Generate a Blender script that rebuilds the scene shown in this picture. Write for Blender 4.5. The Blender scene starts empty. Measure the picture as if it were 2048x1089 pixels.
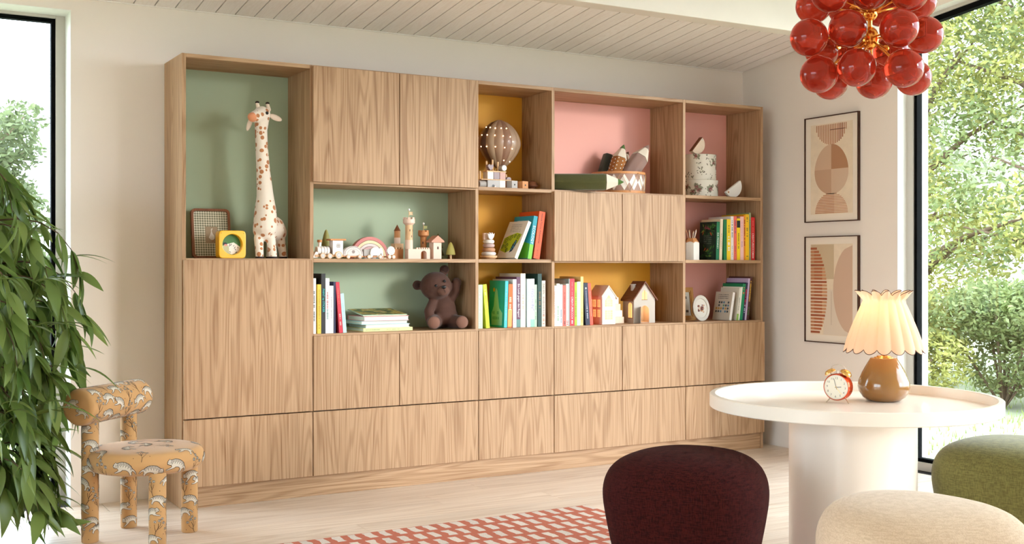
import bpy, bmesh, math, random
from math import sin, cos, pi, radians as rad
from mathutils import Vector as V, Matrix as M, Euler
from mathutils.geometry import tessellate_polygon
random.seed(7)
SC = bpy.context.scene
COL = SC.collection

# ------------------------------------------------------------------ camera, sky, sun, exposure
cam_d = bpy.data.cameras.new('camera'); cam = bpy.data.objects.new('camera', cam_d); COL.objects.link(cam)
cam_d.sensor_width = 36.0; cam_d.lens = 2286.0 / 2048.0 * 36.0
cam_d.shift_y = -12.0 / 2048.0; cam_d.clip_end = 200
cam.location = (-1.29, -5.10, 1.08); cam.rotation_euler = (rad(90), 0, rad(-30.31))
SC.camera = cam

W = bpy.data.worlds.new('sky'); SC.world = W; W.use_nodes = True
bg = W.node_tree.nodes['Background']; bg.inputs[0].default_value = (0.74, 0.865, 1.0, 1); bg.inputs[1].default_value = 11.5

sun_d = bpy.data.lights.new('sun', 'SUN'); sun = bpy.data.objects.new('sun', sun_d); COL.objects.link(sun)
sun_d.energy = 1.6; sun_d.angle = rad(9.5); sun_d.color = (1.0, 0.92, 0.86)
sun.rotation_euler = V((-0.66, 1.0, -0.215)).to_track_quat('-Z', 'Y').to_euler()
sun.location = (8, -10, 4)

SC.view_settings.view_transform = 'Standard'; SC.view_settings.look = 'None'
SC.view_settings.gamma = 1.0; SC.view_settings.use_curve_mapping = False
SC.view_settings.exposure = 0.0

# room numbers
XR, YB, XL, YF = 3.546, 0.325, -3.7, -6.6          # right wall, back wall, left wall, wall behind the camera
CS = 0.13                                          # slope of the ceiling
def ceil_z(y): return 2.2875 + CS * (YB - y)

def portal(loc, rot, sx, sy):
    d = bpy.data.lights.new('window_portal', 'AREA'); d.shape = 'RECTANGLE'; d.size = sx; d.size_y = sy
    d.cycles.is_portal = True
    o = bpy.data.objects.new('window_portal', d); COL.objects.link(o); o.location = loc; o.rotation_euler = rot
portal((XR + 0.16, -3.5, 1.45), (0, rad(90), 0), 2.9, 5.3)
portal((-1.4, YB + 0.2, 1.12), (rad(-90), 0, 0), 2.0, 2.24)
portal((XL - 0.12, -3.55, 1.2), (0, rad(-90), 0), 2.2, 3.0)

# ------------------------------------------------------------------ helpers
def lin(c):
    r = []
    for k in c[:3]:
        k /= 255.0
        r.append(k / 12.92 if k <= 0.04045 else ((k + 0.055) / 1.055) ** 2.4)
    return (r[0], r[1], r[2], 1.0)

MATS = {}
def mat(name, col, rough=0.6, metal=0.0, spec=0.5, coat=0.0, sheen=0.0, bump=0.0, bscale=200, var=0.0, vscale=6, emit=None, estr=0.0, sss=0.0):
    """plain principled material; colour in sRGB 0-255; optional fine bump and colour variation"""
    if name in MATS: return MATS[name]
    m = bpy.data.materials.new(name); m.use_nodes = True; MATS[name] = m
    nt = m.node_tree; b = nt.nodes['Principled BSDF']
    b.inputs['Base Color'].default_value = lin(col); b.inputs['Roughness'].default_value = rough
    b.inputs['Metallic'].default_value = metal; b.inputs['Specular IOR Level'].default_value = spec
    b.inputs['Coat Weight'].default_value = coat; b.inputs['Coat Roughness'].default_value = 0.08
    if sheen: b.inputs['Sheen Weight'].default_value = sheen; b.inputs['Sheen Roughness'].default_value = 0.45
    if sss: b.inputs['Subsurface Weight'].default_value = sss; b.inputs['Subsurface Radius'].default_value = (0.02, 0.012, 0.008)
    if emit: b.inputs['Emission Color'].default_value = lin(emit); b.inputs['Emission Strength'].default_value = estr
    if bump or var:
        tc = nt.nodes.new('ShaderNodeTexCoord')
        if var:
            n = nt.nodes.new('ShaderNodeTexNoise'); n.inputs['Scale'].default_value = vscale; n.inputs['Detail'].default_value = 4
            nt.links.new(tc.outputs['Object'], n.inputs['Vector'])
            hs = nt.nodes.new('ShaderNodeHueSaturation'); hs.inputs['Color'].default_value = lin(col)
            mr = nt.nodes.new('ShaderNodeMapRange'); mr.inputs[1].default_value = 0.3; mr.inputs[2].default_value = 0.7
            mr.inputs[3].default_value = 1 - var; mr.inputs[4].default_value = 1 + var
            nt.links.new(n.outputs[0], mr.inputs[0]); nt.links.new(mr.outputs[0], hs.inputs['Value']); nt.links.new(hs.outputs[0], b.inputs['Base Color'])
        if bump:
            n = nt.nodes.new('ShaderNodeTexNoise'); n.inputs['Scale'].default_value = bscale; n.inputs['Detail'].default_value = 3
            nt.links.new(tc.outputs['Object'], n.inputs['Vector'])
            bp = nt.nodes.new('ShaderNodeBump'); bp.inputs['Strength'].default_value = bump; bp.inputs['Distance'].default_value = 0.002
            nt.links.new(n.outputs[0], bp.inputs['Height']); nt.links.new(bp.outputs[0], b.inputs['Normal'])
    return m

def wood(name, light, dark, axis='z', rough=0.5, ring=1.0, fine=1.0, contrast=1.0, tint=0.0):
    """veneer / plank wood: grain runs along axis; every object gets its own cut of the grain"""
    if name in MATS: return MATS[name]
    m = bpy.data.materials.new(name); m.use_nodes = True; MATS[name] = m
    nt = m.node_tree; N = nt.nodes.new; L = nt.links.new; b = nt.nodes['Principled BSDF']
    b.inputs['Roughness'].default_value = rough; b.inputs['Specular IOR Level'].default_value = 0.35
    tc = N('ShaderNodeTexCoord'); oi = N('ShaderNodeObjectInfo')
    off = N('ShaderNodeVectorMath'); off.operation = 'ADD'
    sc = N('ShaderNodeVectorMath'); sc.operation = 'SCALE'; sc.inputs[0].default_value = (17.3, 9.1, 13.7)
    L(oi.outputs['Random'], sc.inputs['Scale']); L(tc.outputs['Object'], off.inputs[0]); L(sc.outputs[0], off.inputs[1])
    def mp(a, l):
        x = N('ShaderNodeMapping'); s = [a, a, a]; s['xyz'.index(axis)] = l; x.inputs['Scale'].default_value = s
        L(off.outputs[0], x.inputs['Vector']); return x.outputs[0]
    n1 = N('ShaderNodeTexNoise'); n1.inputs['Scale'].default_value = 1; n1.inputs['Detail'].default_value = 2.0; n1.inputs['Roughness'].default_value = 0.45
    L(mp(6.5 * ring, 0.40 * ring), n1.inputs['Vector'])
    mu = N('ShaderNodeMath'); mu.operation = 'MULTIPLY'; mu.inputs[1].default_value = 150; L(n1.outputs[0], mu.inputs[0])
    sn = N('ShaderNodeMath'); sn.operation = 'SINE'; L(mu.outputs[0], sn.inputs[0])
    rp = N('ShaderNodeMapRange'); rp.inputs[1].default_value = -0.2; rp.inputs[2].default_value = 1.0; rp.inputs[3].default_value = 0; rp.inputs[4].default_value = 1
    L(sn.outputs[0], rp.inputs[0])
    n2 = N('ShaderNodeTexNoise'); n2.inputs['Scale'].default_value = 1; n2.inputs['Detail'].default_value = 3
    L(mp(230 * fine, 3.0), n2.inputs['Vector'])
    f2 = N('ShaderNodeMapRange'); f2.inputs[1].default_value = 0.45; f2.inputs[2].default_value = 0.72; L(n2.outputs[0], f2.inputs[0])
    n3 = N('ShaderNodeTexNoise'); n3.inputs['Scale'].default_value = 1; n3.inputs['Detail'].default_value = 2
    L(mp(16, 0.8), n3.inputs['Vector'])
    f3 = N('ShaderNodeMapRange'); f3.inputs[1].default_value = 0.3; f3.inputs[2].default_value = 0.7; L(n3.outputs[0], f3.inputs[0])
    def mul(a, k):
        x = N('ShaderNodeMath'); x.operation = 'MULTIPLY'; x.inputs[1].default_value = k; L(a, x.inputs[0]); return x.outputs[0]
    def add(a, c):
        x = N('ShaderNodeMath'); x.operation = 'ADD'; L(a, x.inputs[0]); L(c, x.inputs[1]); return x.outputs[0]
    fac = add(add(mul(rp.outputs[0], 0.34 * contrast), mul(f2.outputs[0], 0.46 * contrast)), mul(f3.outputs[0], 0.24 * contrast))
    mx = N('ShaderNodeMix'); mx.data_type = 'RGBA'; mx.clamp_factor = True
    mx.inputs[6].default_value = lin(light); mx.inputs[7].default_value = lin(dark); L(fac, mx.inputs[0])
    out = mx.outputs[2]
    if tint:
        hs = N('ShaderNodeHueSaturation'); mr = N('ShaderNodeMapRange'); mr.inputs[3].default_value = 1 - tint; mr.inputs[4].default_value = 1 + tint
        L(oi.outputs['Random'], mr.inputs[0]); L(mr.outputs[0], hs.inputs['Value']); L(out, hs.inputs['Color']); out = hs.outputs[0]
    L(out, b.inputs['Base Color'])
    bp = N('ShaderNodeBump'); bp.inputs['Strength'].default_value = 0.12; bp.inputs['Distance'].default_value = 0.001
    bp.invert = True; L(fac, bp.inputs['Height']); L(bp.outputs[0], b.inputs['Normal'])
    return m

class MB:
    """collects shapes, then links them as ONE mesh object"""
    def __init__(s): s.v = []; s.f = []
    def add(s, vs, fs, mx=None):
        k = len(s.v)
        s.v += [tuple(mx @ V(p)) for p in vs] if mx is not None else [tuple(p) for p in vs]
        s.f += [tuple(i + k for i in q) for q in fs]; return s
    def box(s, a, b, mx=None):
        (x0, y0, z0), (x1, y1, z1) = a, b
        return s.add([(x0, y0, z0), (x1, y0, z0), (x1, y1, z0), (x0, y1, z0), (x0, y0, z1), (x1, y0, z1), (x1, y1, z1), (x0, y1, z1)],
                     [(0, 3, 2, 1), (4, 5, 6, 7), (0, 1, 5, 4), (1, 2, 6, 5), (2, 3, 7, 6), (3, 0, 4, 7)], mx)
    def prism(s, poly, h0, h1, mx=None):                    # poly in xy, extruded in z
        n = len(poly)
        return s.add([(x, y, h0) for x, y in poly] + [(x, y, h1) for x, y in poly],
                     [tuple(range(n - 1, -1, -1)), tuple(range(n, 2 * n))] + [(i, (i + 1) % n, n + (i + 1) % n, n + i) for i in range(n)], mx)
    def slab(s, poly, y0, y1, mx=None):                     # poly in xz, extruded in y
        n = len(poly)
        return s.add([(x, y0, z) for x, z in poly] + [(x, y1, z) for x, z in poly],
                     [tuple(range(n)), tuple(range(2 * n - 1, n - 1, -1))] + [((i + 1) % n, i, n + i, n + (i + 1) % n) for i in range(n)], mx)
    def ring(s, outer, inner, y0, y1, mx=None):             # frame between two xz loops of the same length
        n = len(outer); vs = []
        for y in (y0, y1): vs += [(x, y, z) for x, z in outer] + [(x, y, z) for x, z in inner]
        fs = []
        for i in range(n):
            j = (i + 1) % n
            fs += [(i, j, n + j, n + i), (2 * n + j, 2 * n + i, 3 * n + i, 3 * n + j), (j, i, 2 * n + i, 2 * n + j), (n + i, n + j, 3 * n + j, 3 * n + i)]
        return s.add(vs, fs, mx)
    def lathe(s, prof, n=32, mx=None, sq=None):             # profile (r, z)
        vs = []; fs = []
        for r, z in prof:
            for i in range(n):
                a = 2 * pi * i / n; k = sq(a) if sq else 1.0
                vs.append((r * k * cos(a), r * k * sin(a), z))
        for j in range(len(prof) - 1):
            for i in range(n):
                q = (i + 1) % n; fs.append((j * n + i, j * n + q, (j + 1) * n + q, (j + 1) * n + i))
        if prof[0][0] > 1e-5: fs.append(tuple(range(n - 1, -1, -1)))
        if prof[-1][0] > 1e-5: fs.append(tuple((len(prof) - 1) * n + i for i in range(n)))
        return s.add(vs, fs, mx)
    def cyl(s, r, h, n=24, mx=None, r2=None, z0=0.0): return s.lathe([(r, z0), (r if r2 is None else r2, z0 + h)], n, mx)
    def ball(s, c, r, n=20, sc=(1, 1, 1), mx=None):
        k = n // 2; T = M.Translation(c) @ M.Diagonal((r * sc[0], r * sc[1], r * sc[2], 1))
        return s.lathe([(max(sin(pi * i / k), 1e-6), -cos(pi * i / k)) for i in range(k + 1)], n, (mx @ T) if mx is not None else T)
    def tube(s, pts, r, n=8, closed=False, mx=None):
        P = [V(p) for p in pts]; m = len(P); R = r if callable(r) else (lambda t: r); vs = []; fs = []; up = None
        for i, p in enumerate(P):
            t = (P[(i + 1) % m] - P[i - 1]) if closed else (P[min(i + 1, m - 1)] - P[max(i - 1, 0)])
            t.normalize()
            if up is None: up = t.orthogonal().normalized()
            up = (up - t * up.dot(t));  up = up.normalized() if up.length > 1e-6 else t.orthogonal().normalized()
            sd = t.cross(up); rr = R(i / max(m - 1, 1))
            vs += [p + (up * cos(2 * pi * j / n) + sd * sin(2 * pi * j / n)) * rr for j in range(n)]
        for i in range(m if closed else m - 1):
            a, b = i * n, ((i + 1) % m) * n
            for j in range(n): q = (j + 1) % n; fs.append((a + j, a + q, b + q, b + j))
        if not closed: fs += [tuple(range(n - 1, -1, -1)), tuple((m - 1) * n + j for j in range(n))]
        return s.add(vs, fs, mx)
    def flat(s, poly, mx=None):                             # one flat n-gon in xy
        return s.add([(x, y, 0) for x, y in poly], [tuple(range(len(poly)))], mx)
    def ribbon(s, pts, w, mx=None, closed=False):           # flat stroke in xy
        P = [V((p[0], p[1], 0)) for p in pts]; m = len(P); vs = []; fs = []
        for i in range(m):
            t = (P[(i + 1) % m] - P[i - 1]) if closed else (P[min(i + 1, m - 1)] - P[max(i - 1, 0)])
            if t.length < 1e-9: t = V((1, 0, 0))
            t.normalize(); nn = V((-t.y, t.x, 0)) * (w * 0.5)
            vs += [P[i] + nn, P[i] - nn]
        for i in range(m if closed else m - 1):
            j = (i + 1) % m; fs.append((2 * i + 1, 2 * j + 1, 2 * j, 2 * i))
        return s.add(vs, fs, mx)
    def mesh(s, name):
        me = bpy.data.meshes.new(name); me.from_pydata(s.v, [], s.f); me.update(); return me
    def build(s, name, m, parent=None, smooth=False, bev=0.0, seg=2, sub=0, loc=None, rot=None, fix=True, angle=40):
        me = s.mesh(name)
        if fix:
            bm = bmesh.new(); bm.from_mesh(me); bmesh.ops.recalc_face_normals(bm, faces=bm.faces); bm.to_mesh(me); bm.free()
        o = bpy.data.objects.new(name, me); COL.objects.link(o)
        if isinstance(m, str): m = MATS[m]
        if m: me.materials.append(m)
        if parent: o.parent = parent
        if loc is not None: o.location = loc
        if rot is not None: o.rotation_euler = rot
        if bev:
            d = o.modifiers.new('bevel', 'BEVEL'); d.width = bev; d.segments = seg; d.limit_method = 'ANGLE'; d.angle_limit = rad(30)
        if sub:
            d = o.modifiers.new('sub', 'SUBSURF'); d.levels = sub; d.render_levels = sub
        if smooth:
            me.shade_smooth()
            if smooth == 'auto': me.set_sharp_from_angle(angle=rad(angle))
        return o

def thing(name, label, cat, loc=(0, 0, 0), rot=None, group=None):
    o = bpy.data.objects.new(name, None); COL.objects.link(o); o.empty_display_size = 0.05
    o.location = loc
    if rot is not None: o.rotation_euler = rot if hasattr(rot, '__len__') else (0, 0, rot)
    o['label'] = label; o['category'] = cat
    if group: o['group'] = group
    return o
def tag(o, label, cat, group=None):
    o['label'] = label; o['category'] = cat
    if group: o['group'] = group
    return o
def struct(o): o['kind'] = 'structure'; return o
def stuff(o): o['kind'] = 'stuff'; return o
def fuse(o, voxel, smooth=6):
    """melt the overlapping shapes of one mesh into a single continuous skin"""
    d = o.modifiers.new('remesh', 'REMESH'); d.mode = 'VOXEL'; d.voxel_size = voxel; d.use_smooth_shade = True
    d = o.modifiers.new('smooth', 'SMOOTH'); d.iterations = smooth; d.factor = 0.5
    return o
def T(x, y, z): return M.Translation((x, y, z))
def R(a, ax): return M.Rotation(rad(a), 4, ax)
def rrect(w, h, r, n=5, cx=0.0, cy=0.0):
    pts = []
    for sx, sy, a0 in ((1, 1, 0), (-1, 1, 90), (-1, -1, 180), (1, -1, 270)):
        for i in range(n + 1):
            a = rad(a0 + 90 * i / n); pts.append((cx + sx * (w / 2 - r) + r * cos(a), cy + sy * (h / 2 - r) + r * sin(a)))
    return pts
def circ(r, n=24, cx=0.0, cy=0.0, sx=1.0, sy=1.0): return [(cx + r * sx * cos(2 * pi * i / n), cy + r * sy * sin(2 * pi * i / n)) for i in range(n)]
FRONT = M(((1, 0, 0, 0), (0, 0, -1, 0), (0, 1, 0, 0), (0, 0, 0, 1)))     # xy drawing -> facing the room (-Y), y up
SPINE = M(((0, 1, 0, 0), (0, 0, -1, 0), (-1, 0, 0, 0), (0, 0, 0, 1)))    # text running down a spine that faces -Y
LEFTF = M(((0, 0, -1, 0), (-1, 0, 0, 0), (0, 1, 0, 0), (0, 0, 0, 1)))    # xy drawing on a face looking to -X
TXT = {}
def text_mb(s):
    """letters as a flat mesh, baseline at y=0, returned with its width and height"""
    if s not in TXT:
        c = bpy.data.curves.new('letters', 'FONT'); c.body = s; c.size = 1.0; c.resolution_u = 2
        o = bpy.data.objects.new('letters', c); COL.objects.link(o)
        bpy.context.view_layer.update()
        me = bpy.data.meshes.new_from_object(o.evaluated_get(bpy.context.evaluated_depsgraph_get()))
        TXT[s] = ([tuple(v.co) for v in me.vertices], [tuple(p.vertices) for p in me.polygons])
        bpy.data.objects.remove(o); bpy.data.curves.remove(c); bpy.data.meshes.remove(me)
    return TXT[s]
def put_text(mb, s, mx, length=None, height=None):
    """centre the words on mx's origin; scale to length along x and/or cap height"""
    vs, fs = text_mb(s)
    x0 = min(v[0] for v in vs); x1 = max(v[0] for v in vs); y0 = min(v[1] for v in vs); y1 = max(v[1] for v in vs)
    k = min([q for q in ((length / (x1 - x0)) if length else None, (height / (y1 - y0)) if height else None) if q])
    mb.add([((v[0] - (x0 + x1) / 2) * k, (v[1] - (y0 + y1) / 2) * k, 0) for v in vs], fs, mx)
def marks(mb, length, height, mx, n=None, seed=0, gap=0.3):
    """a line of small print too small to read"""
    r = random.Random(seed); x = -length / 2
    while x < length / 2 - height * 0.3:
        w = height * r.uniform(0.35, 0.75)
        if r.random() > 0.16:
            y = height * r.uniform(0.35, 0.5); mb.add([(x, -y, 0), (x + w * 0.6, -y, 0), (x + w * 0.6, y, 0), (x, y, 0)], [(0, 1, 2, 3)], mx)
        x += w

# ------------------------------------------------------------------ materials of the setting
mat('wall_paint', (240, 228, 218), 0.9, bump=0.05, bscale=350, spec=0.2)
mat('white_trim', (240, 238, 232), 0.5)
mat('beam_paint', (220, 210, 199), 0.7, var=0.03)
mat('frame_grey', (196, 190, 180), 0.4)
mat('gasket', (12, 12, 12), 0.85, spec=0.1)
mat('dark_gap', (26, 20, 17), 0.9)
wood('ceiling_wood', (250, 242, 237), (238, 226, 218), 'y', 0.7, contrast=0.7, tint=0.03)
wood('floor_oak', (232, 214, 196), (198, 172, 148), 'x', 0.32, ring=0.7, fine=0.6, contrast=1.05, tint=0.06)
OAK_L, OAK_D = (191, 154, 118), (134, 93, 57)
wood('oak_z', OAK_L, OAK_D, 'z', 0.5)
wood('oak_x', OAK_L, OAK_D, 'x', 0.5)
wood('oak_y', OAK_L, OAK_D, 'y', 0.5)

gl = bpy.data.materials.new('window_glass'); gl.use_nodes = True; MATS['window_glass'] = gl
nt = gl.node_tree; nt.nodes.clear()
o_ = nt.nodes.new('ShaderNodeOutputMaterial'); mx_ = nt.nodes.new('ShaderNodeMixShader'); tr_ = nt.nodes.new('ShaderNodeBsdfTransparent'); g_ = nt.nodes.new('ShaderNodeBsdfGlossy'); fr_ = nt.nodes.new('ShaderNodeLayerWeight'); pw_ = nt.nodes.new('ShaderNodeMath'); sc_ = nt.nodes.new('ShaderNodeMath')
tr_.inputs[0].default_value = (0.97, 0.98, 0.97, 1); g_.inputs['Roughness'].default_value = 0.0; fr_.inputs[0].default_value = 0.5; pw_.operation = 'POWER'; pw_.inputs[1].default_value = 4.0; sc_.operation = 'MULTIPLY_ADD'; sc_.inputs[1].default_value = 0.7; sc_.inputs[2].default_value = 0.03
nt.links.new(fr_.outputs['Facing'], pw_.inputs[0]); nt.links.new(pw_.outputs[0], sc_.inputs[0]); nt.links.new(sc_.outputs[0], mx_.inputs[0]); nt.links.new(tr_.outputs[0], mx_.inputs[1]); nt.links.new(g_.outputs[0], mx_.inputs[2]); nt.links.new(mx_.outputs[0], o_.inputs[0])

# ------------------------------------------------------------------ floor: oak boards laid along the wall
fl = struct(MB().box((XL - 0.3, YF - 0.3, -0.06), (XR + 0.3, YB + 0.3, -0.0025)).build('floor', 'dark_gap'))
PW = 0.196; rr = random.Random(3); row = 0; y = YB
while y > YF:
    y0 = max(y - PW, YF); x = XL - rr.uniform(0.1, 1.7)
    while x < XR:
        ln = rr.choice((1.7, 2.0, 2.2)); a, b_ = max(x, XL), min(x + ln, XR)
        if b_ - a > 0.03:
            MB().box((a + 0.0009, y0 + 0.0007, -0.012), (b_ - 0.0009, y - 0.0007, 0)).build('plank', 'floor_oak', fl)
        x += ln
    y -= PW; row += 1

# ------------------------------------------------------------------ ceiling: painted boards rising towards the camera
def slope_box(mb, x0, x1, y0, y1, d0, d1):
    vs = []
    for d in (d0, d1):
        for x, y in ((x0, y0), (x1, y0), (x1, y1), (x0, y1)): vs.append((x, y, ceil_z(y) + d))
    return mb.add(vs, [(0, 3, 2, 1), (4, 5, 6, 7), (0, 1, 5, 4), (1, 2, 6, 5), (2, 3, 7, 6), (3, 0, 4, 7)])
ce = struct(slope_box(MB(), XL - 0.3, XR + 0.3, YF - 0.3, YB + 0.3, 0.012, 0.12).build('ceiling', 'dark_gap'))
CW = 0.0945; x = XR
while x > XL:
    a = max(x - CW, XL)
    slope_box(MB(), a + 0.0029, x - 0.0029, YF, YB, 0.0, 0.016).build('ceiling_board', 'ceiling_wood', ce)
    x -= CW
slope_box(MB(), XL, XR, YB - 0.006, YB, -0.004, 0.002).build('edge_strip', 'ceiling_wood', ce)
# cross beam
struct(MB().add([(x, y, z) for x in (XL, XR) for (y, z) in ((-0.842, 2.239), (-0.935, 2.239), (-0.935, ceil_z(-0.935)), (-0.842, ceil_z(-0.842)))],
                [(0, 1, 2, 3), (7, 6, 5, 4), (0, 4, 5, 1), (1, 5, 6, 2), (2, 6, 7, 3), (3, 7, 4, 0)]).build('trim_1', 'beam_paint', bev=0.003))

# ------------------------------------------------------------------ walls
def yz(mb, poly, x0, x1):
    n = len(poly)
    return mb.add([(x0, y, z) for y, z in poly] + [(x1, y, z) for y, z in poly],
                  [tuple(range(n - 1, -1, -1)), tuple(range(n, 2 * n))] + [(i, (i + 1) % n, n + (i + 1) % n, n + i) for i in range(n)])
WX1, WXL = -0.41, -2.45                          # window in the back wall
HB = 2.229
mb = MB().box((WX1, YB, -0.05), (XR + 0.235, YB + 0.24, ceil_z(YB) + 0.1))
mb.box((WXL, YB, HB), (WX1, YB + 0.24, ceil_z(YB) + 0.1)).box((XL - 0.2, YB, -0.05), (WXL, YB + 0.24, ceil_z(YB) + 0.1))
struct(mb.build('wall_back', 'wall_paint'))
Y2, Y2F = -0.888, -6.25                          # window in the right wall, head parallel to the ceiling
def head(y): return 2.40 + 0.115 * (-1.044 - y)
mb = MB(); yz(mb, [(Y2, -0.05), (YB + 0.24, -0.05), (YB + 0.24, ceil_z(YB + 0.24) + 0.1), (Y2, ceil_z(Y2) + 0.1)], XR, XR + 0.235)
yz(mb, [(Y2F, head(Y2F)), (Y2, head(Y2)), (Y2, ceil_z(Y2) + 0.1), (Y2F, ceil_z(Y2F) + 0.1)], XR, XR + 0.235)
yz(mb, [(YF - 0.2, -0.05), (Y2F, -0.05), (Y2F, ceil_z(Y2F) + 0.1), (YF - 0.2, ceil_z(YF) + 0.1)], XR, XR + 0.235)
struct(mb.build('wall_right', 'wall_paint'))
Y3, Y3F = -2.0, -5.1                             # assumed window in the left wall, unseen, added to light the room
mb = MB(); yz(mb, [(Y3, -0.05), (YB + 0.2, -0.05), (YB + 0.2, 2.4), (Y3, ceil_z(Y3) + 0.1)], XL - 0.2, XL)
yz(mb, [(Y3F, 2.25), (Y3, 2.25), (Y3, ceil_z(Y3) + 0.1), (Y3F, ceil_z(Y3F) + 0.1)], XL - 0.2, XL)
yz(mb, [(YF - 0.2, -0.05), (Y3F, -0.05), (Y3F, ceil_z(Y3F) + 0.1), (YF - 0.2, ceil_z(YF) + 0.1)], XL - 0.2, XL)
struct(mb.build('wall_left', 'wall_paint'))
struct(MB().box((XL - 0.2, YF - 0.2, -0.05), (XR + 0.235, YF, 3.4)).build('wall_front', 'wall_paint'))

# window_1: tall window in the back wall, left of the shelves
w = bpy.data.objects.new('window_1', None); COL.objects.link(w); struct(w)
yf = YB + 0.140
mb = MB().box((WX1 - 0.043, yf, 0.0), (WX1, yf + 0.07, HB)).box((WXL, yf, 0), (WXL + 0.043, yf + 0.07, HB))
mb.box((WXL + 0.043, yf, 0), (WX1 - 0.043, yf + 0.07, 0.062)).box((WXL + 0.043, yf, HB - 0.016), (WX1 - 0.043, yf + 0.07, HB))
mb.build('window_frame', 'frame_grey', w, bev=0.002)
mb = MB().box((WX1 - 0.061, yf + 0.012, 0.062), (WX1 - 0.043, yf + 0.05, HB - 0.016)).box((WXL + 0.043, yf + 0.012, 0.062), (WXL + 0.061, yf + 0.05, HB - 0.016))
mb.box((WXL + 0.061, yf + 0.012, 0.062), (WX1 - 0.061, yf + 0.05, 0.080)).box((WXL + 0.061, yf + 0.012, HB - 0.034), (WX1 - 0.061, yf + 0.05, HB - 0.016))
mb.build('gasket', 'gasket', w)
MB().box((WXL + 0.05, yf + 0.028, 0.07), (WX1 - 0.05, yf + 0.032, HB - 0.02)).build('pane', 'window_glass', w)
mb = MB().box((WX1 - 0.0025, YB - 0.001, 0), (WX1, yf, HB)).box((WXL, YB - 0.001, HB - 0.0025), (WX1, yf, HB)).box((WXL, YB - 0.001, 0), (WXL + 0.0025, yf, HB))
mb.build('reveal', 'white_trim', w)
MB().box((WXL, yf + 0.07, 0.0), (WX1, yf + 0.30, 0.03)).build('window_sill', 'frame_grey', w)

# window_2: glass wall on the right
w = bpy.data.objects.new('window_2', None); COL.objects.link(w); struct(w)
xf = XR + 0.066
def strip(mb, y0, y1, za, zb, x0, x1):           # za, zb: offsets below the sloping head
    return yz(mb, [(y0, head(y0) - zb), (y1, head(y1) - zb), (y1, head(y1) - za), (y0, head(y0) - za)], x0, x1)
def post(mb, y0, y1, z0, dz, x0, x1): return yz(mb, [(y0, z0), (y1, z0), (y1, head(y1) - dz), (y0, head(y0) - dz)], x0, x1)
mb = MB(); post(mb, Y2 - 0.045, Y2, 0, 0, xf, xf + 0.055); post(mb, Y2F, Y2F + 0.045, 0, 0, xf, xf + 0.055); strip(mb, Y2F + 0.045, Y2 - 0.045, 0, 0.02, xf, xf + 0.055)
mb.box((xf, Y2F + 0.045, 0), (xf + 0.055, Y2 - 0.045, 0.045))
mb.build('window_frame', 'frame_grey', w, bev=0.002)
mb = MB(); post(mb, Y2 - 0.064, Y2 - 0.045, 0.045, 0.02, xf + 0.01, xf + 0.05); post(mb, Y2F + 0.045, Y2F + 0.064, 0.045, 0.02, xf + 0.01, xf + 0.05)
strip(mb, Y2F + 0.064, Y2 - 0.064, 0.02, 0.048, xf + 0.01, xf + 0.05); mb.box((xf + 0.01, Y2F + 0.064, 0.045), (xf + 0.05, Y2 - 0.064, 0.063))
mb.build('gasket', 'gasket', w)
yz(MB(), [(Y2F + 0.05, 0.05), (Y2 - 0.05, 0.05), (Y2 - 0.05, head(Y2 - 0.05) - 0.03), (Y2F + 0.05, head(Y2F + 0.05) - 0.03)], xf + 0.026, xf + 0.030).build('pane', 'window_glass', w)
mb = MB(); post(mb, Y2 - 0.0025, Y2 + 0.0, 0, 0, XR - 0.001, xf); post(mb, Y2 - 0.0025, Y2, 0, 0, xf + 0.055, XR + 0.236); strip(mb, Y2F, Y2, 0, 0.0025, XR - 0.001, xf)
mb.build('reveal', 'white_trim', w)
# added_window: plain frame of the unseen window added for light from the left
w = bpy.data.objects.new('added_window', None); COL.objects.link(w); struct(w)
mb = MB()
for a, b_ in ((Y3F, Y3F + 0.05), (Y3 - 0.05, Y3), ((Y3 + Y3F) / 2 - 0.03, (Y3 + Y3F) / 2 + 0.03)): mb.box((XL - 0.12, a, 0), (XL - 0.06, b_, 2.25))
mb.box((XL - 0.119, Y3F, 0), (XL - 0.061, Y3, 0.06)).box((XL - 0.119, Y3F, 2.2), (XL - 0.061, Y3, 2.25))
mb.build('window_frame', 'frame_grey', w)
for a, b_ in ((Y3F + 0.05, (Y3 + Y3F) / 2 - 0.03), ((Y3 + Y3F) / 2 + 0.03, Y3 - 0.05)):
    MB().box((XL - 0.092, a, 0.06), (XL - 0.088, b_, 2.2)).build('pane', 'window_glass', w)

# ------------------------------------------------------------------ the wall of shelves
bc = thing('wall_bookcase', 'wide oak wall bookcase with open coloured cubbies, doors and drawers', 'bookcase', (0, 0, 0))
TOP, DEP = 2.024, 0.318
VX = [(0.0, 0.0184), (0.595, 0.6125), (1.477, 1.494), (1.934, 1.952), (2.813, 2.831), (3.397, 3.4154)]
def bpart(name, a, b, m, bev=0.0008): return MB().box(a, b).build(name, m, bc, bev=bev, seg=1)
for i, (a, b_) in enumerate(VX):
    bpart('side_panel' if i in (0, 5) else 'divider', (a, 0, 0.0 if i in (0, 5) else 0.0968), (b_, DEP, TOP), 'oak_z')
ZA, ZB, ZC = (1.466, 1.484), (1.097, 1.115), (0.742, 0.760)
E_ = 0.0004
for i in range(5):
    x0, x1 = VX[i][1] + E_, VX[i + 1][0] - E_
    bpart('top_panel', (x0, 0, 2.006), (x1, DEP, TOP), 'oak_x')
    bpart('bottom_panel', (x0, 0, 0.0968), (x1, DEP, 0.1148), 'oak_x')
    if i == 0: rows = [ZB]
    else: rows = [ZA, ZB, ZC]
    for z0, z1 in rows: bpart('shelf', (x0, 0.0, z0), (x1, DEP, z1), 'oak_x')
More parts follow.
